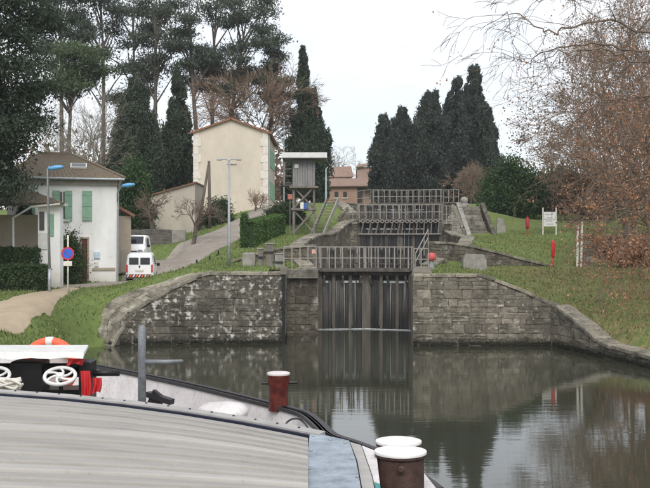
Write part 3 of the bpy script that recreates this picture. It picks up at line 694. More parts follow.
fence_rail('grey railing continuing left from the middle gates', (2.05,85.9,6.7), (2.75,86.0,6.7), 1.42, 3)
fence_rail('grey railing continuing right from the middle gates', (10.1,85.7,6.7), (10.7,85.6,6.7), 1.42, 3)
fence_rail('grey railing left of the highest gates at the top of the flight', (3.7,115.2,gz(3.7,115.2)-.05), (5.3,115.6,9.45), 1.7, 3)
fence_rail('grey railing right of the highest gates at the top of the flight', (13.7,115.6,9.4), (15.4,115.2,gz(15.4,115.2)-.05), 1.7, 4)
fence_rail('slanting grey handrail climbing from the right end of the nearest gates', (5.15,56.9,3.35), (6.1,59.1,4.75), .95, 4, w=.05)
fence_rail('weathered railing running left from the nearest gates along the ledge', (-2.3,55.9,3.4), (-.5,55.95,3.42), 1.3, 5)
fence_rail('short weathered railing at the right end of the nearest gates', (4.95,55.7,3.4), (5.75,55.6,3.4), 1.2, 3)
fp = thing('fender_post', 'black timber post at the corner of the left quay wall', 'post', (-2.0,48.3,-1)); MB().bar((-2.0,48.32,-1.2), (-2.0,48.32,3.75), .14, .16).build('timber', M_black, fp); MB().box((-2.0,48.3,3.55), (.3,.3,.4), bev=.04).build('head', M_woodg, fp)
# water running over and through the gates
def spill(name, a, t, b, zlip, zdown, k):
    mb = MB(); rr = random.Random(k)
    for s, e in ((a, t), (b, t)):
        d = (e - s); ln = d.length; d.normalize(); n = Vector((d.y, -d.x, 0)); n = -n if n.y > 0 else n
        u = .34
        while u < ln - .3:
            w = rr.uniform(.05, .5); 
            if rr.random() < .72:
                p = s + d * u + n * .05; q = s + d * (u + w) + n * .05
                mb.add([p + n * -.1 + Vector((0, 0, zlip + .03)), q + n * -.1 + Vector((0, 0, zlip + .03)), q + n * .05 + Vector((0, 0, zlip)), p + n * .05 + Vector((0, 0, zlip)),
                        q + n * .06 + Vector((0, 0, zlip - .1)), p + n * .06 + Vector((0, 0, zlip - .1))], [(0, 1, 2, 3), (3, 2, 4, 5)])
            if rr.random() < .3:
                w2 = rr.uniform(.012, .05); p = s + d * (u + .1) + n * .075
                zz = zdown + rr.uniform(0, 1) ** 2 * (zlip - zdown) * .6
                mb.add([p + Vector((0, 0, zlip - .02)), p + d * w2 + Vector((0, 0, zlip - .02)), p + d * w2 * .5 + n * .1 + Vector((0, 0, zz))], [(0, 1, 2)])
            u += w
        if k == 1:
            for q in range(46):
                p = s + d * rr.uniform(.1, ln) + n * rr.uniform(.1, .35); r = rr.uniform(.05, .2)
                mb.add([p + Vector((-r * 2, -r * .4, .012)), p + Vector((r * 2, -r * .4, .012)), p + Vector((r * 1.2, r * .5, .012)), p + Vector((0, 0, .05)), p + Vector((-r * 1.2, r * .5, .012))], [(0, 1, 3), (1, 2, 3), (2, 4, 3), (4, 0, 3)])
    o = mb.build('running_water', M_foam); o['kind'] = 'stuff'; o['label'] = name; return o
spill('white water trickling over the nearest lock gates', A1, T1, B1, 2.74, 0, 1)
spill('white water trickling over the middle lock gates', A2, T2, B2, 6.2, 3, 2)
spill('white water trickling over the highest lock gates', A3, T3, B3, 8.9, 6.2, 3)
# ------------------------------------------------------------------ buildings
def tiled(mb, a, b, c, d, pitch=.24, amp=.05, thick=.08):
    """corrugated roof plane: eave a-b, ridge d-c"""
    a, b, c, d = map(Vector, (a, b, c, d)); n = max(3, int((b - a).length / pitch) * 4); up = (b - a).cross(d - a).normalized()
    if up.z < 0: up = -up
    v = []; rows = 5
    for r in range(rows + 1):
        for k in range(n + 1):
            t = k / n; p = a.lerp(b, t).lerp(d.lerp(c, t), r / rows); v.append(p + up * (amp * abs(math.sin(k * math.pi / 4)) + (.03 if r % 2 else 0)))
    m = n + 1; f = [(r * m + k, r * m + k + 1, (r + 1) * m + k + 1, (r + 1) * m + k) for r in range(rows) for k in range(n)]
    mb.add(v, f); mb.prism([a - up * .01, b - up * .01, c - up * .01, d - up * .01], -up * thick); return mb
def window_on(root, x, y, z, w, h, shut=None, open_=False, mat=None):
    """window in a wall facing -y; (x, z) centre"""
    wn_ = MB().box((x, y - .01, z), (w, .06, h)).build('window', M_glass, root)
    fb = MB()
    for sx in (-1, 1): fb.box((x + sx * (w / 2 + .03), y - .03, z), (.07, .1, h + .13))
    for sz in (-1, 1): fb.box((x, y - .03, z + sz * (h / 2 + .03)), (w - .01, .1, .07))
    fb.box((x, y - .045, z), (.05, .02, h - .01)); fb.build('frame', M_winframe, wn_)
    MB().box((x, y - .07, z - h / 2 - .1), (w + .24, .18, .07)).build('sill', M_quoin, wn_)
    return wn_
def shutter(root, x, y, z, w, h):
    s_ = MB().box((x, y - .09, z), (w, .05, h)).build('shutter', M_green, root)
    for k in range(3): MB().box((x, y - .125, z - h * .38 + k * h * .38), (w - .04, .02, .09)).build('batten', M_green, s_)
# white house by the towpath
YH = 58.0
x0, x1 = PX(12, YH), PX(117, YH); zg = 2.35; ze = PZ(180, YH); depth = 7.5
hs = thing('house', 'white rendered two-storey house with green shutters and old hipped tile roof', 'house', (x1, YH, zg), rz=R(13))
MB().box(((x0 + x1) / 2, YH + depth / 2, (zg + ze) / 2), (x1 - x0, depth, ze - zg)).build('wall', M_houseW, hs)
rf = MB(); e = .42; ea, eb, ec, ed = (x0 - e, YH - e, ze), (x1 + e, YH - e, ze), (x1 + e, YH + depth + e, ze), (x0 - e, YH + depth + e, ze)
zr = PZ(157, YH + depth / 2); r0, r1 = (x0 + 1.5, YH + depth / 2, zr), (x1 - 2.6, YH + depth / 2, zr)
tiled(rf, ea, eb, r1, r0); tiled(rf, eb, ec, r1, r1); tiled(rf, ec, ed, r0, r1); tiled(rf, ed, ea, r0, r0)
roofo = rf.build('roof', M_tileG, hs)
MB().bar((x0 + 1.5, YH + depth / 2, zr + .06), (x1 - 2.6, YH + depth / 2, zr + .06), .28, .16).bar((x1 - 2.6, YH + depth / 2, zr + .04), (x1 + e, YH - e, ze + .06), .22, .12).build('ridge_tiles', M_tileG, roofo)
sk = P(86,166.5,59.6); nrmv = (Vector(eb) - Vector(ea)).cross(Vector(r0) - Vector(ea)).normalized(); sl_ = (Vector(r0) - Vector(ea)); sl_.x = 0; sl_.normalize()
base_ = Vector((sk.x, YH - e, ze)) + sl_ * 2.0; Mx = Matrix((Vector((1, 0, 0)), sl_, nrmv)).transposed()
so = MB().box(base_ + nrmv * .1, (.95, .75, .1), M=Mx).build('skylight', M_winframe, roofo); MB().box(base_ + nrmv * .152, (.8, .6, .02), M=Mx).build('pane', M_glass, so)
MB().box(((x0 + x1) / 2, YH - .1, ze - .22), (x1 - x0 + .1, .2, .30)).build('eaves_band', simple('eaves_grey', (.30, .28, .25), .9), hs)
MB().tube([(x0 - e, YH - e - .06, ze - .03), (x1 + e, YH - e - .06, ze - .05)], .07).build('gutter', M_galv, hs)
MB().tube([(x1 + .2, YH - e - .02, ze - .1), (x1 + .06, YH - .1, ze - .7), (x1 + .02, YH - .1, zg)], .06).build('drainpipe', M_galv, hs)
zu, zd = PZ(192, YH), PZ(222, YH)
window_on(hs, PX(64.5, YH), YH, (zu + zd) / 2, .55, 1.55); shutter(hs, PX(58.5, YH), YH, (zu + zd) / 2, .40, 1.7); shutter(hs, PX(70, YH), YH, (zu + zd) / 2, .42, 1.7)
shutter(hs, PX(88, YH), YH, (zu + zd) / 2, .54, 1.7); shutter(hs, PX(34, YH), YH, (zu + zd) / 2 + .25, .5, 1.5)
dr = MB().box((PX(85.5, YH), YH - .02, (PZ(240, YH) + zg) / 2), (.42, .08, PZ(240, YH) - zg)).build('door', M_door, hs)
MB().box((PX(82, YH), YH - .05, (PZ(240, YH) + zg) / 2), (.1, .12, PZ(240, YH) - zg)).box((PX(89, YH), YH - .05, (PZ(240, YH) + zg) / 2), (.1, .12, PZ(240, YH) - zg)).box((PX(85.5, YH), YH - .05, PZ(239, YH)), (.52, .12, .1)).build('frame', M_houseB, dr)
MB().lathe((PX(87.3, YH), YH - .1, zg + 1.3), [(.03, -.05), (.03, .05)], 8).build('handle', M_galv, dr)
MB().box((PX(97.5, YH), YH - .05, PZ(256, YH)), (.34, .12, .42), bev=.02).build('meter_box', simple('pale_blue_box', (.5, .6, .7), .6), hs)
MB().box((PX(97, YH), YH - .04, PZ(265, YH)), (.24, .09, .3), bev=.02).build('meter_box', M_winframe, hs)
MB().box((PX(104, YH), YH - .03, PZ(270, YH)), (1.3, .07, .16)).build('plinth_band', M_houseB, hs)
# annex behind the corner
xa, xb, ya = PX(117, 66.2), PX(131, 66.2), 66.2
an = thing('outbuilding', 'narrow beige outbuilding with small orange tile roof behind the white house', 'building', (xb, ya, 2.9), rz=R(13))
MB().box(((xa + xb) / 2 - .4, ya + 2, (2.9 + PZ(217, ya)) / 2), (xb - xa + .8, 4, PZ(217, ya) - 2.9)).build('wall', M_houseB, an)
t_ = MB(); zz = PZ(217, ya); tiled(t_, (xb + .25, ya - .3, zz), (xb + .25, ya + 4.2, zz), (xa - .6, ya + 4.2, zz + 1.0), (xa - .6, ya - .3, zz + 1.0)); t_.build('roof', M_tileR, an)
MB().box((xb - .42, ya - .02, PZ(262, ya)), (.5, .08, 1.5)).build('door', M_houseG, an)
# low garage house at the left edge
YG = 53.6; gx0, gx1 = PX(-60, YG), PX(60, YG); zg2 = 2.2
gh = thing('garage', 'low brown-roofed garage with white corner pillar at the left edge', 'garage', ((gx0 + gx1) / 2, YG, zg2))
MB().box((PX(49, YG), YG + .35, (zg2 + PZ(207, YG)) / 2), (PX(60, YG) - PX(38, YG), .7, PZ(207, YG) - zg2)).build('pillar', M_houseW, gh)
MB().box(((gx0 + PX(30, YG)) / 2, YG + 2.2, (zg2 + PZ(215, YG)) / 2), (PX(30, YG) - gx0, 1.2, PZ(215, YG) - zg2)).build('wall', M_houseB, gh)
MB().box((PX(42, YG), YG - .01, PZ(222, YG)), (.26, .08, 1.0)).build('window', M_glass, gh)
MB().box((PX(43, YG), YG - .03, PZ(242, YG)), (.5, .06, .9), bev=.01).build('notice', M_winframe, gh)
MB().box((PX(52, YG), YG - .03, PZ(226, YG)), (.22, .06, 1.2), bev=.01).build('shutter', M_green, gh)
MB().box((PX(48, YG), YG + .3, PZ(205.5, YG)), (PX(64, YG) - PX(32, YG), 1.1, .14)).build('fascia', M_white, gh)
rf = MB(); z1_, z2_ = PZ(206, YG), PZ(193, YG + 2)
tiled(rf, (gx0, YG - .35, z1_ - .05), (PX(66, YG), YG - .35, z1_ + .08), (PX(14, YG + 3), YG + 3, z2_ + .5), (gx0, YG + 3, z2_ + .5)); rf.build('roof', M_tileG, gh)
MB().tube([P(60,205,YG - .4), P(31,208,YG - .4), P(13,219,YG - .4), P(13.5,250,YG - .4)], .06).build('drainpipe', M_white, gh)
# tall cream house on the rise
YC = 96.0; cx0, cx1 = PX(193.5, YC), PX(268, YC); zb_, zl = 5.2, PZ(133, YC)
ch = thing('house', 'tall cream gabled house with pale corner stones on the rise above the road', 'house', ((cx0 + cx1) / 2, YC, zb_))
xr = PX(231, YC); zR = PZ(119.5, YC); D = 13.0
MB().prism([(cx0, YC, zb_), (cx1, YC, zb_), (cx1, YC, zl), (xr, YC, zR), (cx0, YC, zl)], (0, D, 0)).build('wall', M_houseC, ch)
rf = MB(); sh = Vector((0, D, 0)); o_ = Vector((0, -.3, 0)); up = Vector((0, 0, .02))
for (xe, s_) in ((cx0 - .35, -1), (cx1 + .35, 1)):
    a = Vector((xe, YC, zl - .12)) + o_ + up; r_ = Vector((xr, YC, zR)) + o_ + up; tiled(rf, a, a + sh * 1.04, r_ + sh * 1.04, r_, amp=.05, thick=.1)
rf.build('roof', M_tileR, ch)
for k in range(11):
    for xe, s_ in ((cx0, 1), (cx1, -1)):
        w = .75 if k % 2 else .5; h = (zl - 7.0) / 11
        MB().box((xe + s_ * (w / 2 - .02), YC - .02, 7.2 + h * (k + .5)), (w, .08, h - .02)).build('quoin', M_quoin, ch)
MB().tube([(cx1 + .1, YC + .15, zl - .1), (cx1 + .1, YC + .15, 8.2)], .07).build('drainpipe', M_galv, ch)
for k in range(3):
    yy = YC + 2.2 + k * 3.6
    for zz in (10.2, 13.4):
        w_ = MB().box((cx1 + .02, yy, zz), (.1, 1.0, 1.6)).build('window', M_glass, ch)
        for s_ in (-1, 1): MB().box((cx1 + .08, yy + s_ * .8, zz), (.08, .55, 1.7)).build('shutter', M_green, w_)
MB().box((PX(232, YC), YC - .05, PZ(165, YC)), (.9, .06, .07)).build('tie_bar', M_galv, ch)
# low pale building against it + garden wall
YB = 84.0; bx0, bx1 = PX(136, YB), PX(195, YB)
lb = thing('outbuilding', 'long pale lean-to building with rising roofline left of the tall cream house', 'building', ((bx0 + bx1) / 2, YB, 4.6))
MB().prism([(bx0, YB, 4.6), (bx1, YB, 4.6), (bx1, YB, PZ(184, YB)), (bx0, YB, PZ(201, YB))], (0, 6, 0)).build('wall', M_houseG, lb)
t_ = MB(); tiled(t_, (bx0 - .2, YB - .2, PZ(201, YB) + .03), (bx0 - .2, YB + 6.2, PZ(201, YB) + .03), (bx1 + .1, YB + 6.2, PZ(183.5, YB) + .03), (bx1 + .1, YB - .2, PZ(183.5, YB) + .03), amp=.03, thick=.05); t_.build('roof', M_tileR, lb)
MB().box((PX(152, YB), YB - .02, PZ(214, YB)), (.9, .06, .8)).build('window', M_glass, lb)
wall('garden_wall', 'dark grey garden wall behind the parked vans', [(PX(131, 77), 77, PZ(230.5, 77)), (PX(160, 77), 77, PZ(230, 77)), (PX(172, 76.6), 76.6, PZ(231, 76.6))], 3.4, .4, simple('dark_wall_stone', (.115, .105, .095), .95, .3, 2, .4), cope=None, course=.4, wid=(.6, 1.2))
gp = thing('wall_end', 'paler rendered end of the garden wall beside the bare tree', 'wall', (PX(178, 76.6), 76.6, 3.8))
MB().box((PX(178.5, 76.5), 76.8, (3.6 + PZ(231, 76.6)) / 2), (1.0, .5, PZ(231, 76.6) - 3.6)).build('wall', M_conc, gp)
# distant houses between the cypresses
YD = 146.0
dh = thing('house', 'low orange farmhouse with two small windows far behind the lock', 'house', (PX(345, YD), YD, 9.8))
MB().box((PX(341, YD), YD + 3, (9.4 + PZ(187, YD)) / 2), (PX(358, YD) - PX(325, YD), 6, PZ(187, YD) - 9.4)).build('wall', M_houseO, dh)
MB().box((PX(368, YD), YD + 4, (9.4 + PZ(186, YD)) / 2), (PX(379, YD) - PX(358, YD), 6, PZ(186, YD) - 9.4)).build('wall', M_houseP, dh)
for px in (336.5, 345): 
    w_ = MB().box((PX(px, YD), YD - .02, PZ(195.5, YD)), (.55, .1, .8)).build('window', M_dkmetal, dh); MB().box((PX(px, YD), YD - .05, PZ(199, YD)), (.8, .15, .12)).build('sill', M_quoin, w_)
MB().box((PX(359.5, YD), YD - .02, PZ(197, YD)), (.7, .12, 1.7)).build('door', M_dkmetal, dh)
t_ = MB(); tiled(t_, (PX(322, YD), YD - .5, PZ(187.5, YD)), (PX(380, YD), YD - .5, PZ(187, YD)), (PX(378, YD), YD + 6, PZ(177, YD)), (PX(324, YD), YD + 6, PZ(177, YD)), .35); t_.build('roof', M_tileP, dh)
YE = 158.0
for (a, b, t0_, t1_, lab) in ((357, 379, 168, 161, 'taller pinkish house with sloping roof far behind the lock'), (318, 352, 178, 165, 'wide pinkish roof of a far house behind the hut')):
    e_ = thing('house', lab, 'house', (PX((a + b) / 2, YE), YE, 10)); 
    MB().box((PX((a + b) / 2, YE), YE + 3, (9.8 + PZ(t0_, YE)) / 2), (PX(b, YE) - PX(a, YE), 6, PZ(t0_, YE) - 9.8)).build('wall', M_houseP, e_)
    t_ = MB(); tiled(t_, (PX(a - 1.5, YE), YE - .4, PZ(t0_ + .5, YE)), (PX(b + 1.5, YE), YE - .4, PZ(t0_ - (3 if b > 370 else 0), YE)), (PX(b, YE), YE + 5, PZ(t1_, YE)), (PX(a + 2, YE), YE + 5, PZ(t1_ + 2, YE)), .4); t_.build('roof', M_tileP, e_)
    MB().box((PX((a + b) / 2 + 3, YE), YE - .03, PZ(t0_ + 7, YE)), (.7, .1, 1.0)).build('window', M_dkmetal, e_)

# ------------------------------------------------------------------ lock keeper's hut on stilts
YK = 78.0; kz = 5.45
hk = thing('lookout_hut', 'grey wooden cabin on tall braced stilts with flat white roof', 'hut', (PX(304, YK), YK + 1, kz))
kx0, kx1 = PX(292.5, YK), PX(315, YK); zf = PZ(187, YK); zt = PZ(160, YK)
for x in (kx0 + .08, kx1 - .08):
    for y in (YK + .1, YK + 2.0): MB().bar((x, y, kz - .3), (x, y, zf), .16, .16).build('stilt', M_woodg, hk)
for y in (YK + .02, YK + 2.08):
    zm = PZ(210, YK)
    for z_a, z_b in ((kz + .2, zm), (zm, zf)):
        MB().bar((kx0, y, z_a), (kx1, y, z_b), .1, .12).build('brace', M_woodg, hk); MB().bar((kx0, y + .13, z_b), (kx1, y + .13, z_a), .1, .12).build('brace', M_woodg, hk)
    MB().bar((kx0 - .1, y - .08, zm), (kx1 + .1, y - .08, zm), .1, .16).build('cross_beam', M_woodg, hk)
nb = 9; bw = (kx1 - kx0) / nb
MB().box(((kx0 + kx1) / 2, YK + 1.05, (zf + zt) / 2), (kx1 - kx0 - .06, 2.0, zt - zf)).build('cabin', M_woodg, hk)
M_hutb = simple('grey_hut_boards', (.20, .20, .198), .8, .25, 3, .2, stretch=(1, 1, .3))
for k in range(nb): MB().box((kx0 + bw * (k + .5), YK + .02, (zf + zt) / 2), (bw - .02, .06, zt - zf + .1)).build('board', M_hutb, hk)
MB().box((PX(296.5, YK), YK - .03, PZ(167, YK)), (.32, .05, .3)).build('window', M_white, hk)
MB().box(((kx0 + kx1) / 2, YK + 1, zf - .08), (kx1 - kx0 + .5, 2.5, .14)).build('floor', M_woodg, hk)
MB().box((PX(304.5, YK), YK + 1, PZ(157, YK)), (PX(327, YK) - PX(282, YK), 3.4, .42), bev=.03).build('roof', M_white, hk)
MB().box((PX(304.5, YK), YK + 1, PZ(159.6, YK) - .04), (PX(326, YK) - PX(283, YK), 3.3, .07)).build('soffit', M_dkmetal, hk)
bx = MB(); xA, xB = PX(283.5, YK), PX(291.5, YK)
for k in range(4): bx.bar((xA, YK - .1, PZ(163 + 7 * k, YK)), (xB, YK - .1, PZ(163 + 7 * k, YK)), .05, .06)
bx.bar((xA, YK - .1, zt), (xA, YK - .1, PZ(186, YK)), .06, .06).build('balcony_rail', M_woodg, hk)
MB().box(((xA + xB) / 2, YK + 1, PZ(186, YK)), (xB - xA + .1, 2, .1)).build('balcony_floor', M_woodg, hk)
stt = thing('staircase', 'pale wooden stair rising beside the cabin on stilts', 'stairs', (PX(314, YK + .5), YK + .5, 5.45))
s0, s1 = P(311,236,YK + .3), P(327,200,YK + 4.2)
for dx in (0, .95):
    MB().bar(s0 + Vector((dx, 0, 0)), s1 + Vector((dx, 0, 0)), .1, .3).build('stringer', M_conc, stt)
for k in range(12): q = s0.lerp(s1, (k + .5) / 12) + Vector((.475, 0, .02)); MB().box(q, (.86, .3, .05)).build('tread', M_woodg, stt)
sg = thing('notice_board', 'small blue and white notice under the cabin on stilts', 'sign', tuple(P(305,214,YK - .2)))
MB().box(P(302,206.5,YK - .16), (.26, .05, .5)).build('panel', M_winframe, sg); MB().box(P(306,207,YK - .16), (.34, .05, .5)).build('panel', simple('faded_blue', (.05, .1, .27), .6), sg); MB().bar(P(303,212,YK - .12), P(303,202,YK - .12), .05, .04).build('post', M_galv, sg)
rbx = thing('red_box', 'small faded red box on a post left of the cabin stilts', 'box', tuple(P(290,212,YK - .4))); MB().box(P(290,198,YK - .4), (.35, .25, .42), bev=.03).build('box', simple('faded_red', (.30, .12, .09), .7), rbx); MB().bar(P(290,240,YK - .4), P(290,200.5,YK - .4), .06, .06).build('post', M_woodg, rbx)
tp = thing('metal_pole', 'thin pale teal metal pole right of the cabin on stilts', 'pole', tuple(P(326,207,90))); MB().tube([P(326,212,90), P(326,170,90)], [.1, .07]).build('shaft', simple('pale_teal', (.3, .4, .4), .5), tp); MB().tube([P(326,170,90), P(328,168,90)], [.06, .05]).build('top_arm', M_galv, tp)
am = thing('antenna_mast', 'thin antenna mast standing by the cream house and cabin', 'mast', tuple(P(284,210,88))); MB().tube([P(284,222,88), P(284,122,88)], [.08, .04], 6).build('shaft', M_galv, am); MB().bar(P(281,128,88), P(287,128,88), .04, .04).bar(P(282,133,88), P(286,133,88), .04, .04).build('aerial', M_galv, am)

# ------------------------------------------------------------------ lamps, poles, signs
def cobra(mb_root, p, dirx, s=1.0):
    p = Vector(p); secs = []
    for t, w, h in ((0, .05, .05), (.12, .13, .1), (.4, .19, .13), (.68, .15, .09), (.78, .04, .03)):
        c = p + Vector((dirx * t * s, 0, .12 * t)); secs.append([c + Vector((0, w * math.cos(a) * s, h * math.sin(a) * s)) for a in [2 * math.pi * k / 10 for k in range(10)]])
    return MB().loft(secs).build('lamp_head', M_lampblue, mb_root, smooth=True)
l1 = P(49.5,291,50.2); zl1 = tz(l1.x, l1.y)
lp = thing('street_lamp', 'tall grey street lamp with pale blue head in front of the garage', 'street lamp', (l1.x, l1.y, zl1 - .05))
MB().tube([(l1.x, l1.y, zl1 - .1), (l1.x, l1.y, zl1 + 1.2)], [.085, .085]).build('base', M_galv, lp, smooth=True)
tp1 = P(47.5,170,50.2); MB().tube([(l1.x, l1.y, zl1 + 1.18), (tp1.x, tp1.y, tp1.z), tuple(tp1 + Vector((.1, 0, .12)))], [.07, .05, .045]).build('pole', M_galv, lp, smooth=True)
h1 = cobra(lp, tp1 + Vector((.02, 0, .02)), 1); 
l2 = P(116.6,200,57.7)
lw = thing('wall_lamp', 'pale blue street lamp on a bracket at the corner of the white house', 'street lamp', tuple(l2))
MB().tube([l2 + Vector((0, .22, -.15)), l2 + Vector((.1, -.3, .3)), P(122,187,57.2), P(123,186,57.2)], .04).build('bracket', M_galv, lw, smooth=True)
cobra(lw, P(121.5,187,57.2), 1)
l3 = P(229,268,57); zl3 = tz(l3.x, l3.y)
lp3 = thing('street_lamp', 'slim grey lamp post with short double arms behind the left quay wall', 'street lamp', (l3.x, l3.y, zl3 - .05))
t3 = P(229,161,57); MB().tube([(l3.x, l3.y, zl3 - .1), (l3.x, l3.y, zl3 + 1.3), tuple(t3)], [.1, .085, .05]).build('pole', M_galv, lp3, smooth=True)
for s_ in (-1, 1): MB().tube([t3, t3 + Vector((s_ * .25, 0, .06)), t3 + Vector((s_ * .5, 0, .03))], .03).build('arm', M_galv, lp3); MB().box(t3 + Vector((s_ * .56, 0, .02)), (.3, .16, .08), bev=.02).build('lamp_head', M_galv, lp3)
ap = thing('utility_pole', 'wooden A-shaped utility pole in front of the cream house', 'utility pole', (PX(205, 84), 84, 5))
MB().tube([P(210,243,84), P(209,162,84)], [.15, .11]).build('pole', M_bark, ap, smooth=True); MB().tube([P(196,245,84), P(208.5,166,84)], [.14, .1]).build('brace_pole', M_bark, ap, smooth=True)
# no-parking sign
s_p = P(68,298,49); zs = tz(s_p.x, s_p.y)
ns = thing('road_sign', 'round blue no-parking sign with red border on pale pole', 'road sign', (s_p.x, s_p.y, zs - .05))
MB().tube([(s_p.x, s_p.y, zs - .2), (s_p.x, s_p.y, PZ(236, 49))], .04).build('pole', simple('cream_pole', (.55, .53, .42), .6), ns, smooth=True)
cs = Vector((s_p.x, s_p.y - .06, PZ(254.5, 49))); Mf = Matrix.Rotation(R(90), 3, 'X')
sf = MB().lathe(cs, [(.32, -.012), (.32, .012)], 28, Mf).build('sign_border', M_red, ns)
MB().lathe(cs + Vector((0, -.014, 0)), [(.25, -.006), (.25, .006)], 28, Mf).build('sign_face', M_blue, sf)
MB().bar(cs + Vector((-.17, -.026, .17)), cs + Vector((.17, -.026, -.17)), .012, .065, up=(0, 1, 0)).build('sign_bar', M_red, sf)
MB().box((s_p.x, s_p.y - .06, PZ(264.5, 49)), (.42, .03, .24), bev=.01).build('supplementary_plate', M_quoin, ns)
MB().bar((s_p.x - .05, s_p.y + .02, cs.z), (s_p.x + .05, s_p.y + .02, cs.z), .06, .05).build('clamp', M_galv, ns)
# right bank furniture
b1 = P(553,268,63.0); zb1 = tz(b1.x, b1.y)
lf = thing('lifebuoy_post', 'bright red lifebuoy post standing on the grass right of the lock', 'lifebuoy post', (b1.x, b1.y, zb1))
MB().tube([(b1.x, b1.y, zb1 - .2), (b1.x, b1.y, zb1 + .75)], .05).build('post', M_red, lf, smooth=True)
MB().lathe((b1.x, b1.y, zb1 + .65), [(.06, 0), (.11, .08), (.12, .9), (.09, 1.05), (.03, 1.12)], 14).build('holder', M_red, lf, smooth=True)
b2 = P(527.5,233,80); zb2 = tz(b2.x, b2.y)
lf2 = thing('red_post', 'dark red post beside the white notice board on the upper grass', 'post', (b2.x, b2.y, zb2))
MB().tube([(b2.x, b2.y, zb2 - .2), (b2.x, b2.y, zb2 + .6)], .06).build('post', M_red, lf2); MB().lathe((b2.x, b2.y, zb2 + .5), [(.08, 0), (.15, .1), (.16, .75), (.07, .95)], 12).build('holder', simple('dark_red', (.32, .03, .04), .5), lf2, smooth=True)
b3 = P(549.5,233,79); zb3 = tz(b3.x, b3.y)
nbd = thing('notice_board', 'white notice board on two legs on the upper grass', 'sign', (b3.x, b3.y, zb3))
for dx in (-.52, .52): MB().bar((b3.x + dx, b3.y, zb3 - .2), (b3.x + dx, b3.y, zb3 + 2.15), .09, .09).build('leg', M_quoin, nbd)
for k in range(2): MB().box((b3.x, b3.y - .08, zb3 + .95 + .58 * k), (.92, .05, .55)).build('panel', M_white, nbd)
for k in range(4): MB().box((b3.x - .05 * (k % 2), b3.y - .112, zb3 + .85 + .25 * k), (.6 - .1 * (k % 3), .012, .05)).build('printed_line', simple('grey_print', (.3, .3, .32), .8) if k == 0 else MATS['grey_print'], nbd)
b4 = P(583,268,64); zb4 = tz(b4.x, b4.y)
pp = thing('stone_pillar', 'stacked stone pillar with two pale posts on the right grass bank', 'pillar', (b4.x, b4.y, zb4))
for k in range(9): MB().box((b4.x + .3 + random.uniform(-.04, .04), b4.y + .3, zb4 + .08 + .24 * k), (.72 + random.uniform(-.06, .06), .6, .225), bev=.03).build('stone', M_wallU if k % 2 else M_step, pp)
for dx, hh in ((-.38, 2.75), (-.13, 2.9)): MB().bar((b4.x + dx, b4.y, zb4 - .2), (b4.x + dx + .05, b4.y, zb4 + hh), .12, .14).build('post', M_quoin, pp)
b5 = P(431,273,56.5); 
rs_ = thing('lock_signal', 'red capped signal stand on the lock edge right of the nearest gates', 'signal', (5.98, 56.6, 3.4))
cx, cy = 6.05, 56.9; MB().lathe((cx, cy, 3.38), [(.36, 0), (.36, .05), (.3, .07), (.17, .1), (.15, .55)], 12).build('stand', M_galv, rs_, smooth=False)
MB().lathe((cx, cy, 3.9), [(.12, 0), (.26, .03), (.28, .16), (.26, .34), (.18, .43), (.03, .46)], 16).build('cap', simple('pinkish_red', (.46, .08, .085), .5), rs_, smooth=True)
gb = thing('stone_block', 'grey rounded stone block on the lock edge below the retaining wall', 'stone', (8.6,57.6,3.3))
secs = [[(8.6 + sx * w, 57.6 + dy, z) for sx, dy in ((-1, -.3), (1, -.3), (1, .3), (-1, .3))] for w, z in ((.68, 3.1), (.66, 3.9), (.55, 4.2), (.4, 4.27))]
MB().loft(secs).build('block', M_conc, gb)
lb_ = thing('stone_block', 'pale square stone block behind the left quay wall', 'stone', (PX(249, 57), 57, 3.4)); MB().box((PX(249, 57), 57.2, 3.88), (.72, .6, .95), bev=.05).build('block', M_conc, lb_)
for (a, b, t_, c_, lab) in ((258, 263, 250, M_woodg, 'narrow weathered post group beside the pale stone block'), (266, 274, 245, M_woodg, 'tall weathered winch post left of the nearest gates'), (275, 284, 255, M_conc, 'grey machine block at the left end of the nearest gates')):
    o = thing('winch_post', lab, 'winch', (PX((a + b) / 2, 56.8), 56.8, 3.45)); w = PX(b, 56.8) - PX(a, 56.8)
    MB().box((PX((a + b) / 2, 56.8), 56.8, (3.3 + PZ(t_, 56.8)) / 2), (w, .4, PZ(t_, 56.8) - 3.3), bev=.03).build('body', c_, o)
    MB().box((PX((a + b) / 2, 56.8), 56.8, PZ(t_, 56.8) + .03), (w + .1, .5, .07), bev=.01).build('cap', M_conc, o)
    MB().bar((PX(a, 56.6) - .12, 56.55, PZ(t_ + 8, 56.8)), (PX(b, 56.6) + .12, 56.55, PZ(t_ + 8, 56.8)), .07, .08).build('crank_arm', M_dkmetal, o)
sgp = thing('small_sign', 'small pinkish sign on a post at the left end of the nearest gates', 'sign', (PX(314, 57.5), 57.5, 3.4)); MB().box((PX(314, 57.5), 57.45, PZ(252.5, 57.5)), (.26, .04, .24)).build('plate', simple('pink_plate', (.6, .32, .28), .7), sgp); MB().bar((PX(314, 57.5), 57.5, 3.0), (PX(314, 57.5), 57.5, PZ(250, 57.5)), .05, .05).build('post', M_rail, sgp)
xs_, ys_ = PX(285, 48.8), 48.9
for k, (px, Y) in enumerate(((178, 61.2), (192, 63.4), (205, 65.6), (214, 67.4))):
    x = PX(px, Y) + .3; z = tz(x, Y); nm = ['first', 'second', 'third', 'last'][k]
    o = thing('bollard', f'short dark bollard by the road, {nm} going up from the vans', 'bollard', (x, Y, z), 'road edge bollards'); MB().lathe((x, Y, z - .1), [(.06, 0), (.055, .32), (.065, .36), (.04, .42)], 10).build('shaft', M_dkmetal, o, smooth=True); MB().lathe((x, Y, z - .1), [(.13, 0), (.13, .14)], 10).build('base', M_dkmetal, o)

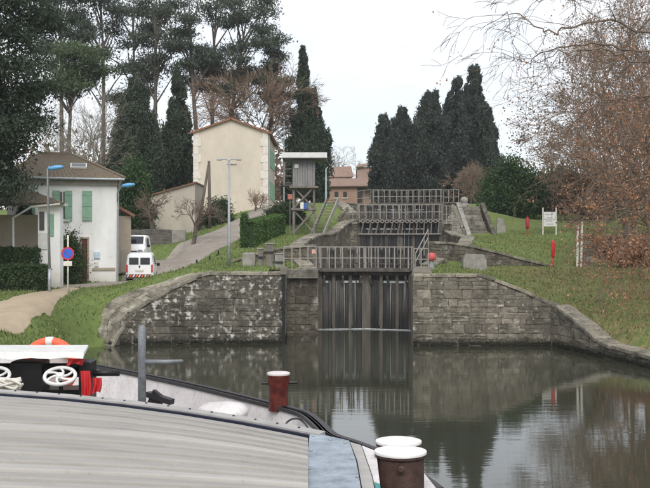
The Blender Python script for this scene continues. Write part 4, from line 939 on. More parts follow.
# ------------------------------------------------------------------ vans
def make_van(label, loc, rz, rear_marks):
    root = thing('parked_van', label, 'van', loc, 'white vans parked by the house', rz); OFF[root.name] = Vector((0, 0, 0))
    S = [(0, .34, .78, .99, .66, 1.68), (.05, .27, .82, 1.0, .71, 1.76), (.3, .24, .835, 1.0, .73, 1.80), (2.1, .22, .835, 1.0, .73, 1.83), (2.55, .22, .83, 1.0, .70, 1.74), (3.12, .22, .82, .98, .70, 1.13), (3.72, .24, .79, .82, .62, .95), (3.92, .28, .74, .66, .6, .76), (3.99, .32, .68, .56, .55, .62)]
    secs = []
    for y, z0, w, zb, wt, ztp in S:
        h = [(w - .06, z0), (w, z0 + .14), (w, zb), (wt + (w - wt) * .25, zb + (ztp - zb) * .55), (wt, ztp - (ztp - zb) * .16), (wt - .14, ztp)]
        secs.append([(x, y, z) for x, z in h] + [(-x, y, z) for x, z in h[::-1]])
    B = lambda mb, nm, m, par=root, sm=False: mb.build(nm, m, par, smooth=sm, world=False)
    body = smooth_angle(B(MB().loft(secs), 'body', M_whitevan), 38)
    # rear
    for sx in (-1, 1):
        dr_ = B(MB().box((sx * .355, -.012, .92), (.68, .03, 1.02), bev=.012), 'rear_door', M_whitevan)
        B(MB().box((sx * .335, -.034, 1.30), (.56, .03, .42), bev=.012), 'rear_window', M_glass, dr_)
        B(MB().box((sx * .745, -.02, .86), (.1, .07, .46), bev=.015), 'tail_light', M_redlamp)
        B(MB().box((sx * .52, 3.93, .68), (.34, .16, .2), bev=.04), 'headlight', M_galv)
        B(MB().box((sx * .95, 2.75, 1.05), (.2, .14, .2), bev=.04), 'wing_mirror', M_black)
        B(MB().add([(sx * .815, 1.45, 1.08), (sx * .815, 2.75, 1.08), (sx * .775, 2.45, 1.55), (sx * .765, 1.45, 1.6)], [(0, 1, 2, 3)]).prism([(sx * .81, 1.45, 1.08), (sx * .81, 2.7, 1.08), (sx * .765, 2.42, 1.55), (sx * .755, 1.45, 1.6)], (sx * .03, 0, 0)), 'side_window', M_glass)
        for y in (.72, 3.22):
            Mw = Matrix.Rotation(R(90), 3, 'Y'); wh = B(MB().lathe((sx * .74, y, .3), [(.2, -.09), (.29, -.1), (.31, -.05), (.31, .05), (.29, .1), (.2, .09)], 20, Mw), 'wheel', M_rubber)
            B(MB().lathe((sx * .77, y, .3), [(.19, -.07), (.2, .07), (.1, .085 * sx if sx > 0 else .07)], 14, Mw), 'rim', M_galv, wh)
    B(MB().box((0, -.03, .40), (1.56, .16, .22), bev=.05), 'rear_bumper', M_dkmetal)
    B(MB().box((0, -.05, .72), (.5, .02, .11)), 'number_plate', M_quoin)
    B(MB().box((0, 4.03, .42), (.5, .02, .11)), 'number_plate', M_quoin)
    B(MB().box((0, 3.95, .38), (1.5, .2, .24), bev=.06), 'front_bumper', M_dkmetal)
    B(MB().box((0, 3.985, .66), (.62, .05, .1), bev=.02), 'grille', M_black)
    ws = [(-.62, 3.06, 1.19), (.62, 3.06, 1.19), (.60, 2.58, 1.69), (-.60, 2.58, 1.69)]
    B(MB().prism([(x, y + .012, z + .012) for x, y, z in ws], (0, .018, .016)), 'windscreen', M_glass)
    B(MB().prism([(0, -.045, 1.06), (.06, -.045, .97), (0, -.045, .88), (-.06, -.045, .97)], (0, .02, 0)), 'badge', M_dkmetal)
    if rear_marks:
        for k in range(9):
            x = -.68 + k * .17; B(MB().prism([(x - .08, -.118, .33), (x + .02, -.118, .33), (x + .10, -.118, .5), (x, -.118, .5)], (0, .01, 0)), 'warning_stripe', M_orange if k % 2 else M_white)
    return root
v1 = P(139.5,280,60.2); make_van('white van seen from behind, with red and white bumper stripes', (v1.x, v1.y, 2.52), R(6), True)
v2 = P(142.0,262,75.0); make_van('white van facing the camera, parked behind the other white van', (PX(137, 72), 73.2, 3.67), R(183), False)
# ------------------------------------------------------------------ trees
def cards(pos, size, rs, up=.3, aspect=1.6):
    """leaf-sized quads at pos (N,3), random facing; up biases the long axis upwards"""
    n = len(pos); a = rs.normal(size=(n, 3)); a[:, 2] += up * 3; a /= np.linalg.norm(a, axis=1)[:, None]
    b = rs.normal(size=(n, 3)); b -= (b * a).sum(1)[:, None] * a; b /= np.linalg.norm(b, axis=1)[:, None]
    s = size * rs.uniform(.6, 1.35, n); A = a * (s * aspect / 2)[:, None]; B = b * (s / 2)[:, None]
    c = np.cross(a, b) * (s * .2)[:, None]
    v = np.stack([pos - A, pos + B + c, pos + A, pos - B + c], 1).reshape(-1, 3); f = np.arange(4 * n).reshape(-1, 4)
    return v, f
def join(parts):
    vs = []; fs = []; o = 0
    for v, f in parts: vs.append(v); fs.append(f + o); o += len(v)
    return np.concatenate(vs), np.concatenate(fs)
def segs_mesh(S, sides=3):
    """S: list of (p0,p1,r0,r1) -> quads"""
    p0 = np.array([s[0] for s in S]); p1 = np.array([s[1] for s in S]); r0 = np.array([s[2] for s in S]); r1 = np.array([s[3] for s in S])
    d = p1 - p0; d /= (np.linalg.norm(d, axis=1)[:, None] + 1e-9); u = np.where(np.abs(d[:, 2:3]) < .9, [[0, 0, 1.]], [[1., 0, 0]])
    a = np.cross(d, u); a /= np.linalg.norm(a, axis=1)[:, None]; b = np.cross(d, a); n = len(S); v = np.zeros((n, 2 * sides, 3))
    for k in range(sides):
        w = a * math.cos(2 * math.pi * k / sides) + b * math.sin(2 * math.pi * k / sides)
        v[:, k] = p0 + w * r0[:, None]; v[:, sides + k] = p1 + w * r1[:, None]
    fb = np.array([[k, (k + 1) % sides, sides + (k + 1) % sides, sides + k] for k in range(sides)])
    f = (fb[None] + (np.arange(n) * 2 * sides)[:, None, None]).reshape(-1, 4); return v.reshape(-1, 3), f
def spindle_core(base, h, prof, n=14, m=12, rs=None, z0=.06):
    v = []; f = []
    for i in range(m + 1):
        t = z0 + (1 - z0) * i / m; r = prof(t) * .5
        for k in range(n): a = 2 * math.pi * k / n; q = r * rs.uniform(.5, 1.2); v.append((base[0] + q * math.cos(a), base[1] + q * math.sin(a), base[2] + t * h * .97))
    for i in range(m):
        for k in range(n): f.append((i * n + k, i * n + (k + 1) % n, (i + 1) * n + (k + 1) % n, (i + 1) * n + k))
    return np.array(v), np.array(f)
def cypress(label, px, ytop, Y, wpx, ybase=None, seed=0, mat=None, group='cypress trees', full=.28, dens=1.0, lean=0.0, tipw=.1, pw=1.5):
    rs = np.random.RandomState(seed); x = PX(px, Y); zb = tz(x, Y) - .1; zt = PZ(ytop, Y); h = zt - zb; Rm = wpx * Y / F / 2
    root = thing('cypress_tree', label, 'tree', (x, Y, zb), group)
    MB().tube([(x, Y, zb), (x + .1, Y, zb + h * .3), (x, Y, zb + h * .85)], [.32, .22, .05], 8).build('trunk', M_bark, root, smooth=True)
    def prof(t):
        if t < full: return Rm * (.62 + .38 * math.sin(math.pi / 2 * t / full))
        return Rm * (tipw + (1 - tipw) * max(0, 1 - ((t - full) / (1 - full)) ** pw))
    nC = int(135 * dens * max(1, Rm / 2)); P_ = []
    for i in range(nC):
        t = .04 + .95 * rs.uniform() ** .85; a = rs.uniform(0, 6.283); r = prof(t) * rs.uniform(.55, 1.16); cs = rs.uniform(.5, 1.4) * min(1, max(.42, prof(t) / Rm))
        c = np.array([x + r * math.cos(a) + lean * t, Y + r * math.sin(a), zb + t * h]); k = int(330 * cs ** .7)
        q = rs.normal(size=(k, 3)); q /= np.linalg.norm(q, axis=1)[:, None] ** .25; q = q * np.array([.26, .26, .62]) * (.7 + .25 * Rm) * cs; q[:, 2] += np.abs(q[:, 0]) * .3; P_.append(c + q)
    P_ = np.concatenate(P_)
    v, f = join([cards(P_, .075 + .0004 * Y, rs, .45, 3.0)]); npmesh('crown', v, f, mat or M_cyp, root)
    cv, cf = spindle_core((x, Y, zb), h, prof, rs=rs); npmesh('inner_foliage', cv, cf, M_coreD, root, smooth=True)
    return root
def grow(p, d, ln, r, lv, rs, S, tips, spread=.5, droop=0.0, nseg=4, ratio=.68, kids=(2, 4), wig=.14):
    p = np.array(p, float); d = np.array(d, float); pts = [p.copy()]
    for i in range(nseg):
        d = d + rs.normal(size=3) * wig + np.array([0, 0, -droop]); d /= np.linalg.norm(d); q = p + d * ln / nseg
        S.append((p.copy(), q.copy(), r * (1 - .13 * i), r * (1 - .13 * (i + 1)))); p = q; pts.append(p.copy())
    r2 = r * .55
    if lv <= 0: tips.append(p.copy()); return
    for k in range(rs.randint(*kids) + 1):
        j = rs.randint(1, nseg + 1) if k else nseg; e = rs.normal(size=3); e -= e.dot(d) * d; e /= np.linalg.norm(e)
        dd = d + e * spread * rs.uniform(.6, 1.5); dd /= np.linalg.norm(dd)
        grow(pts[j], dd, ln * ratio * rs.uniform(.75, 1.2), r2 * rs.uniform(.8, 1.1), lv - 1, rs, S, tips, spread, droop, max(2, nseg - 1) if lv > 1 else 3, ratio, kids, wig)
def bare_tree(label, x, Y, h, seed, mat, lv=5, r=.2, spread=.55, trunk=.3, group='bare trees', name='bare_tree', droop=0.0, zb=None, lean=(0, 0), nst=1, kids=(2, 4), minr=.012):
    rs = np.random.RandomState(seed); zb = tz(x, Y) - .1 if zb is None else zb; root = thing(name, label, 'tree', (x, Y, zb), group); S = []; tips = []; T = []
    for s_ in range(nst):
        d0 = np.array([lean[0] + rs.normal() * .12 * (nst > 1), lean[1] + rs.normal() * .1 * (nst > 1), 1.]); d0 /= np.linalg.norm(d0)
        p = np.array([x + rs.normal() * .25 * (nst > 1), Y + rs.normal() * .3 * (nst > 1), zb]); top = p + d0 * h * trunk
        T += [(p, (p + top) / 2 + rs.normal(size=3) * .05, r * 1.25, r * 1.05)]; T.append((T[-1][1], top, r * 1.05, r * .9))
        for k in range(4):
            d = d0 + rs.normal(size=3) * np.array([.5, .5, .15]); d /= np.linalg.norm(d); grow(top, d, h * .27, r * .6, lv, rs, S, tips, spread, droop, kids=kids)
    v, f = segs_mesh(T, 9); npmesh('trunk', v, f, M_bark, root, smooth=True)
    S = [(a, b, max(c, minr), max(e, minr * .8)) for a, b, c, e in S]
    v, f = segs_mesh(S, 3); npmesh('branches', v, f, mat, root); return root, tips
def pine(label, px, Y, ytop, wpx, seed, mat=None, crown=.38, lean=0.0, nclump=26, group='tall pines', flat=.42, nleaf=260, base_px=None, split=True):
    rs = np.random.RandomState(seed); x = PX(px, Y); xb = PX(base_px if base_px is not None else px, Y); zb = tz(xb, Y) - .2; zt = PZ(ytop, Y); h = zt - zb; Rm = wpx * Y / F / 2
    root = thing('pine_tree', label, 'tree', (xb, Y, zb), group); S = []; zc = zb + h * (1 - crown)
    pts = [np.array([xb + (x - xb) * t ** 1.3 + .35 * math.sin(3 * t + seed), Y + .3 * math.sin(2 * t + seed * 2), zb + (zt - zb) * t * .93]) for t in np.linspace(0, 1, 9)]
    T = [(pts[i], pts[i + 1], .36 * (1 - i / 9.5), .36 * (1 - (i + 1) / 9.5)) for i in range(8)]
    v, f = segs_mesh(T, 8); npmesh('trunk', v, f, M_pinebark, root, smooth=True)
    P_ = []
    for i in range(nclump):
        t = rs.uniform(0, 1); a = rs.uniform(0, 6.283); rr = Rm * math.sqrt(rs.uniform(.02, 1)) * (1 - .35 * abs(t - .5)); zc_i = zc + (zt - zc) * (t * .95) - rr * .12
        c = np.array([x + rr * math.cos(a), Y + rr * math.sin(a), zc_i]); tt = min(.97, max(.35, ((zc_i - zb) / h) - .1)); k = tt * 8; i0 = int(k); q = pts[i0] + (pts[min(i0 + 1, 8)] - pts[i0]) * (k - i0)
        mid = (q + c) / 2 + np.array([0, 0, .12 * rr]) + rs.normal(size=3) * .15
        S += [(q, mid, .11, .07), (mid, c, .07, .035)]
        for w in range(5): e = c + rs.normal(size=3) * np.array([.8, .8, .35]); S.append((c + (mid - c) * .2, e, .035, .014))
        s_ = rs.uniform(.75, 1.25) * (.6 + .11 * Rm); P_.append(c + rs.normal(size=(nleaf, 3)) * np.array([s_, s_, s_ * flat]) * .8 + np.array([0, 0, .2]))
    v, f = segs_mesh(S, 4); npmesh('limbs', v, f, M_pinebark, root)
    v, f = cards(np.concatenate(P_), .125, rs, .25, 3.2); npmesh('crown', v, f, mat or M_pine, root); return root

# left: dark conifer towering over the garage
def dark_conifer():
    rs = np.random.RandomState(5); x, Y = -18.6, 50.6; zb = tz(x, Y) - .2; h = 23.5
    root = thing('conifer_tree', 'huge dark conifer filling the upper left corner over the garage', 'tree', (x, Y, zb)); S = []; P_ = []
    MB().tube([(x, Y, zb), (x + .2, Y, zb + 8), (x, Y, zb + 22)], [.55, .42, .1], 10).build('trunk', M_bark, root, smooth=True)
    for i in range(330):
        t = rs.uniform(.2, 1) ; z = zb + t * h; Rm = 4.7 * (1 - max(0, (t - .45) / .55) ** 2 * .75) * min(1, max(.55, .55 + .45 * (t - .30) / .12)); a = rs.uniform(0, 6.283); r = Rm * rs.uniform(.45, 1.08)
        c = np.array([x + r * math.cos(a), Y + r * math.sin(a) * .85, z]); q = np.array([x, Y, z - .3 * r]); S.append((q, c, .08, .02))
        k = 420; P_.append(c + rs.normal(size=(k, 3)) * np.array([.55, .55, .34]))
    v, f = segs_mesh(S, 4); npmesh('limbs', v, f, M_bark, root)
    v, f = cards(np.concatenate(P_), .085, rs, -.15, 2.8); npmesh('crown', v, f, M_cyp, root)
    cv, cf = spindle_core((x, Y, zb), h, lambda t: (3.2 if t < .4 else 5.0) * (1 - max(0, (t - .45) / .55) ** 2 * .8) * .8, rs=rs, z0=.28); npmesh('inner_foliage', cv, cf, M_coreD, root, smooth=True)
dark_conifer()
cypress('slim dark cypress behind the garage, below the big conifer', 26, 193, 57.0, 17, seed=31, dens=.45)
cypress('broad dark cypress behind the white house roof', 135, 82, 100, 50, seed=21, dens=1.35, full=.35, tipw=.16)
cypress('narrow columnar cypress just left of the tall cream house', 178, 74, 103, 27, seed=22, dens=1.0, full=.4, tipw=.16)
cypress('pointed cypress with thin tip right of the cream house', 303, 50, 112, 38, seed=23, dens=1.2, full=.2, tipw=.02, pw=.85)
cypress('shorter cypress leaning out right of the pointed one', 313, 92, 114, 32, seed=24, dens=1.0, full=.5, tipw=.15, pw=1.2)
for i, (px, yt, Y, w, lab) in enumerate(((384, 112, 128, 24, 'leftmost rounded cypress of the row behind the lock'), (402, 106, 130, 34, 'broad cypress second from the left behind the lock'), (432, 90, 129, 42, 'wide cypress in the middle of the row behind the lock'),
        (457, 76, 131, 32, 'tall cypress beside the highest one behind the lock'), (474, 63, 128, 32, 'highest cypress of the row behind the lock'), (488, 105, 129, 20, 'short rightmost cypress of the row behind the lock'))):
    cypress(lab, px, yt + 5, Y, w * 1.12, seed=40 + i, mat=M_cypR, dens=1.1, full=.42, tipw=.16, pw=1.35, group='cypress row behind the lock')
# tall pines behind the houses
PN = [(74, 104, 42, 56, M_pineG, .30, 70, 'bright green umbrella pine behind the white house'), (58, 112, -25, 60, None, .4, 66, 'tall pine at far left behind the big conifer'), (98, 114, -18, 60, None, .42, 105, 'leftmost tall pine of the high group'), (133, 118, -8, 66, None, .5, 128, 'spreading tall pine above the broad cypress'),
      (160, 112, -22, 54, None, .4, 150, 'tall pine rising between the two left cypresses'), (192, 110, -14, 62, None, .42, 199, 'tall pine above the left roof corner of the cream house'), (217, 116, -20, 66, None, .48, 214, 'central tall pine with reddish trunk above the cream house'), (246, 112, -6, 66, None, .5, 226, 'leaning tall pine reaching right over the cream house'),
      (277, 116, 34, 34, None, .36, 264, 'smaller rightmost pine beside the pointed cypress')]
for i, (px, Y, yt, w, m, cr, bp, lab) in enumerate(PN): pine(lab, px, Y, yt, w, 60 + i, m, cr, base_px=bp, nclump=18 if i else 28, nleaf=470)
# bare trees on the left
bare_tree('pale bare tree between the umbrella pine and the broad cypress', PX(100, 98), 98, PZ(78, 98) - 7, 71, M_twigp, 4, .16, group='bare trees behind the houses', nst=2, kids=(2, 4))
bare_tree('pale bare tree rising behind the white house roof', PX(76, 92), 92, PZ(95, 92) - 6, 72, M_twigp, 4, .15, group='bare trees behind the houses', nst=2, kids=(2, 4))
bare_tree('brownish bare tree behind the cream house gable', PX(256, 114), 114, PZ(62, 114) - 8, 73, M_twigb, 5, .24, group='bare trees behind the houses', kids=(3, 5), minr=.02)
bare_tree('bare brown tree between the cypresses left of the cream house', PX(160, 106), 106, PZ(95, 106) - 7, 74, M_twigb, 4, .16, group='bare trees behind the houses', nst=2)
for i, (px, yt, Y, lab) in enumerate(((330, 138, 172, 'far bare tree just right of the cabin roof'), (346, 150, 178, 'far bare tree above the orange farmhouse'), (364, 146, 174, 'far bare tree beside the leftmost cypress'), (318, 150, 166, 'far bare tree behind the cabin on stilts'))):
    bare_tree(lab, PX(px, Y), Y, PZ(yt, Y) - 10, 80 + i, M_twigp, 4, .12, group='far bare trees', kids=(2, 4), minr=.018)
bare_tree('pollarded bare tree behind the dark garden wall', PX(152, 78), 78, PZ(196, 78) - 4.4, 90, M_twig, 4, .2, trunk=.42, spread=.8, group='small bare trees by the road', kids=(2, 4))
bare_tree('small bare tree leaning over the garden wall end', PX(193, 74.5), 74.5, PZ(196, 74.5) - 4.3, 91, M_twig, 4, .14, trunk=.35, spread=.7, group='small bare trees by the road', lean=(.12, 0))
bare_tree('little bare shrub at the right foot of the cream house', PX(258, 92), 92, 2.6, 92, M_twigb, 3, .05, trunk=.15, group='small bare trees by the road', nst=3)
bare_tree('bare grey bush under the highest cypress', PX(466, 120), 120, PZ(152, 120) - 9.5, 93, M_twigb, 5, .09, trunk=.1, group='small bare trees by the road', nst=3, kids=(2, 4), name='bare_bush')
# evergreen shrubs, hedges
def leafy(label, name, cx, cy, rx, ry, h, seed, mat, n=9000, size=.16, cat='bush', core=M_core2, zb=None, nc=60, group=None):
    rs = np.random.RandomState(seed); zb = tz(cx, cy) - .1 if zb is None else zb; root = thing(name, label, cat, (cx, cy, zb), group); P_ = []; S = []
    for i in range(nc):
        u = rs.normal(size=3); u /= np.linalg.norm(u); u[2] = abs(u[2]) * 1.0; r = rs.uniform(.6, 1.0); c = np.array([cx + u[0] * rx * r, cy + u[1] * ry * r, zb + .12 * h + u[2] * h * .83 * r])
        S.append((np.array([cx, cy, zb]), c, .05, .015)); P_.append(c + rs.normal(size=(2 * n // nc, 3)) * np.array([.13 * rx + .15, .13 * ry + .15, .1 * h]))
    v, f = segs_mesh(S, 4); npmesh('stems', v, f, M_bark, root)
    v, f = cards(np.concatenate(P_), size * .62, rs, .3, 2.0); npmesh('foliage', v, f, mat, root)
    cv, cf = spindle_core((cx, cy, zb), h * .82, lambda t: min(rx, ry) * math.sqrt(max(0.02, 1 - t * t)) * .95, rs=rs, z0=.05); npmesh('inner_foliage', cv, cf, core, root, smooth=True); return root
leafy('large rounded green bush right of the upper steps', 'evergreen_bush', PX(515, 99), 99, 3.1, 2.4, PZ(155, 99) - 7.6, 101, M_bush, 13000, .22, nc=85)
leafy('green bush behind the white notice board', 'evergreen_bush', PX(560, 104), 104, 3.0, 2, 5.0, 102, M_bush, 8000, .22)
leafy('dark evergreen bush at the foot of the cream house', 'evergreen_bush', PX(219, 88), 88, 1.1, .9, PZ(204, 88) - 5.9, 103, M_hedgeD, 4500, .15, nc=40)
leafy('low dark shrub under the balcony of the cabin on stilts', 'shrub', PX(285, 84), 84, 1.4, .9, 1.8, 104, M_hedgeD, 4500, .15, nc=40)
leafy('rounded dark shrub against the white house wall', 'shrub', PX(69, 56.2), 56.2, .75, .6, PZ(235, 56.2) - 2.4, 105, M_hedgeD, 6000, .1, nc=50)
leafy('palm-like bush behind the corner of the white house', 'shrub', PX(131, 80), 80, 1.6, 1.2, PZ(172, 80) - 4.3, 106, M_bush, 5000, .2, nc=40)
leafy('bushy growth behind the notice board at the right', 'shrub', PX(590, 96), 96, 4, 2, 6.5, 107, M_brownD, 5000, .2, core=M_coreD)
def hedge(label, pts, w, h0, h1, seed, mat, n, core=M_core2):
    rs = np.random.RandomState(seed); a, b = np.array(pts[0], float), np.array(pts[1], float); za, zb_ = tz(*a), tz(*b); root = thing('hedge', label, 'hedge', (a[0], a[1], min(za, zb_) - .05)); d = (b - a) / np.linalg.norm(b - a); nr = np.array([-d[1], d[0]])
    c = [];
    for t, z, h in ((0, za, h0), (.25, za * .75 + zb_ * .25, h0 * .75 + h1 * .25), (.5, (za + zb_) / 2, (h0 + h1) / 2), (.75, za * .25 + zb_ * .75, h0 * .25 + h1 * .75), (1, zb_, h1)):
        p = a + (b - a) * t; q = .88 * w / 2; c.append([(p[0] - nr[0] * q, p[1] - nr[1] * q, z - .1), (p[0] - nr[0] * q, p[1] - nr[1] * q, z + h * .94), (p[0] + nr[0] * q, p[1] + nr[1] * q, z + h * .94), (p[0] + nr[0] * q, p[1] + nr[1] * q, z - .1)])
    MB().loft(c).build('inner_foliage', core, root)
    t = rs.uniform(-.02, 1.02, n); s = rs.uniform(-1, 1, n); k = rs.uniform(0, 1, n); m = rs.randint(0, 4, n); hh = h0 + (h1 - h0) * t; g0 = za + (zb_ - za) * t
    off = np.where(m == 0, -1, np.where(m == 1, 1, s)) * w / 2; zz = np.where(m == 2, 1.0, k); t = np.where(m == 3, np.where(s > 0, 0., 1.), t)
    pos = np.stack([a[0] + (b - a)[0] * t + nr[0] * off, a[1] + (b - a)[1] * t + nr[1] * off, g0 + zz * hh], 1) + rs.normal(size=(n, 3)) * .045 * (1 + .4 * np.sin(t * 40))[:, None]
    v, f = cards(pos, .085, rs, .1, 1.5); npmesh('foliage', v, f, mat, root); return root
hedge('clipped green hedge on the slope above the left retaining wall', (XY(248, 70.3), XY(278, 78)), 1.0, 1.85, 1.55, 111, M_hedge, 24000)
hedge('dark clipped hedge in front of the garage', (XY(-40, 51.9), XY(46, 51.9)), .9, 1.25, 1.25, 112, M_hedgeD, 13000)
hedge('taller dark hedge behind the clipped one by the garage', (XY(-40, 53.0), XY(37, 53.0)), .7, 2.1, 2.1, 113, M_hedgeD, 11000)

# big plane tree at the right: limbs reach left over the pool, brown leaves hang on
def plane_tree():
    rs = np.random.RandomState(9); bx, by = 18.9, 45.5; zb = tz(bx, by) - .2; Yp = 44.0
    root = thing('plane_tree', 'big plane tree at the right edge with drooping bare limbs and brown leaves', 'tree', (bx, by, zb))
    MB().tube([(bx, by, zb), (bx - .1, by - .1, zb + 1.5), (bx - .3, by - .3, zb + 5), (bx - .4, by - .6, zb + 9), (bx - .6, by - .5, zb + 15)], [.75, .58, .5, .4, .2], 12).build('trunk', M_bark, root, smooth=True)
    S = []; tips = []; leafp = []; hub = lambda z: np.array([bx - .35, by - .5, z])
    limbs = [([(760, -20), (680, 30), (610, 22), (572, 26), (544, 33), (520, 16), (500, 14)], .14, .55, 0.1, 44), ([(760, -40), (690, 0), (620, -8), (560, -2), (530, 2)], .13, .5, 0.05, 42),
             ([(750, 60), (680, 55), (620, 48), (575, 46), (535, 60), (526, 78)], .13, .45, .15, 45), ([(750, 90), (690, 75), (640, 62), (600, 52), (560, 55), (530, 66)], .13, .5, .25, 43.4), ([(750, 110), (690, 100), (640, 98), (600, 104), (570, 128), (556, 150)], .12, .6, .5, 45.5),
             ([(750, 150), (690, 140), (645, 136), (606, 150), (585, 166)], .12, .6, .8, 44.5), ([(750, 200), (700, 180), (655, 178), (620, 186), (594, 196), (574, 190)], .13, .7, .95, 45.5), ([(750, 235), (700, 222), (662, 226), (632, 234), (606, 228)], .12, .7, 1.0, 44), ([(750, 225), (705, 210), (668, 208), (640, 214), (612, 208), (590, 214)], .11, .7, 1.0, 43),
             ([(750, 20), (700, 15), (650, 20), (612, 70), (600, 110)], .12, .6, .35, 46.5), ([(755, 120), (700, 95), (660, 84), (622, 84)], .12, .7, .6, 43), ([(750, 170), (700, 158), (660, 152), (625, 158), (604, 172)], .11, .7, .9, 46.5), ([(750, 0), (700, -15), (650, -22), (600, -20), (540, -14)], .12, .6, .15, 45)]
    for pts, r, dn, lf, Y in limbs:
        q = [np.array(P(a, b, Y + .9 * math.sin(i * 1.3 + Y))) for i, (a, b) in enumerate(pts)]; q = [hub(q[0][2] - .8)] + q
        q = [np.array(p) for p in smooth_line([tuple(p) for p in q], 5)]; q = q[:3] + [p + rs.normal(size=3) * .07 for p in q[3:]]
        n = len(q)
        for i in range(n - 1):
            ra = r * .55 * (1 - .86 * i / n); rb = r * .55 * (1 - .86 * (i + 1) / n); S.append((q[i], q[i + 1], ra, rb))
            if i > n * .22:
                for k in range(rs.poisson(dn * 1.55)):
                    d = rs.normal(size=3) * np.array([.8, .7, .6]) + np.array([-.45, 0, -.15]); d /= np.linalg.norm(d); tt = []
                    grow(q[i] + (q[i + 1] - q[i]) * rs.uniform(), d, rs.uniform(.8, 1.9), max(.015, ra * .4), rs.randint(2, 4), rs, S, tt, .55, .11, 4, .72, (1, 3), .16)
                    for tp_ in tt:
                        if rs.uniform() < lf * min(1, max(.06, (tp_[0] / tp_[1] * F + 325 - 545) / 60)): leafp.append(tp_)
                        elif rs.uniform() < .04: leafp.append(tp_)
    S = [(a, b, max(c, .0085), max(e, .007)) for a, b, c, e in S]
    v, f = segs_mesh(S, 4); npmesh('branches', v, f, M_twig, root)
    P_ = [c + rs.normal(size=(rs.randint(4, 10), 3)) * np.array([.14, .14, .13]) + np.array([0, 0, -.08]) for c in leafp]; P_ = np.concatenate(P_)
    v, f = cards(P_, .085, rs, -.2, 1.15); lv = npmesh('leaves', v, f, M_brown, root); lv['kind'] = 'stuff'
    print('plane', len(S), len(P_))
plane_tree()
# thinner twiggy trees further right
def twiggy(label, x, Y, h, seed, mat, leaf, lv=5, r=.2):
    root, tips = bare_tree(label, x, Y, h, seed, mat, lv, r, .5, .22, 'tall bare trees on the right bank', kids=(2, 4), minr=.013)
    rs = np.random.RandomState(seed); tips = [t for t in tips if rs.uniform() < leaf]
    if tips:
        P_ = np.concatenate([t + rs.normal(size=(6, 3)) * .26 for t in tips]); v, f = cards(P_, .13, rs, -.2, 1.2); o = npmesh('leaves', v, f, M_brownD, root); o['kind'] = 'stuff'
twiggy('tall twiggy brown tree behind the plane tree, nearest the middle', PX(626, 78), 78, 17, 121, M_twigb, .3)
twiggy('tall twiggy brown tree behind the stone pillar', PX(632, 70), 70, 16, 122, M_twigb, .2)
twiggy('tall twiggy brown tree at the right edge of the upper bank', PX(662, 82), 82, 22, 123, M_twigb, .3)
twiggy('bare tree at the right edge half hidden by brown leaves', PX(655, 62), 62, 12, 124, M_twig, .3)
twiggy('brown-leaved tree filling the right edge behind the plane tree', PX(655, 54), 54, 11, 127, M_twigb, .25)
twiggy('tall brown tree crowning the right edge of the picture', PX(648, 90), 90, 25, 128, M_twigb, .25, r=.26)
twiggy('slender brown tree between the notice board and the plane tree', PX(606, 92), 92, 14, 129, M_twigb, .2)
leafy('dense bank of rust brown undergrowth below the plane tree', 'shrub', PX(655, 63), 63, 2.8, 2.0, 2.3, 125, M_brown, 4500, .16, core=M_soil, nc=70)
leafy('rust brown shrub right of the stone pillar', 'shrub', PX(613, 69), 69, 1.3, 1.0, 1.7, 126, M_brownD, 3000, .16, core=M_soil, nc=50)
# far wood beyond the lock
def far_wood():
    rs = np.random.RandomState(77); P_ = []
    for i in range(150):
        x = rs.uniform(-120, 130); 
        if -6 < x < 14: continue
        Y = rs.uniform(175, 215); h = rs.uniform(5, 11) + (5 if x < -10 else 0); c = np.array([x, Y, 10 + h * .55]); P_.append(c + rs.normal(size=(220, 3)) * np.array([2.6, 2, h * .26]))
    v, f = cards(np.concatenate(P_), .7, rs, .2, 1.5); o = npmesh('far_wood', v, f, M_brownD); o['kind'] = 'stuff'; o['label'] = 'far belt of dull brown winter woodland behind the houses'
far_wood()

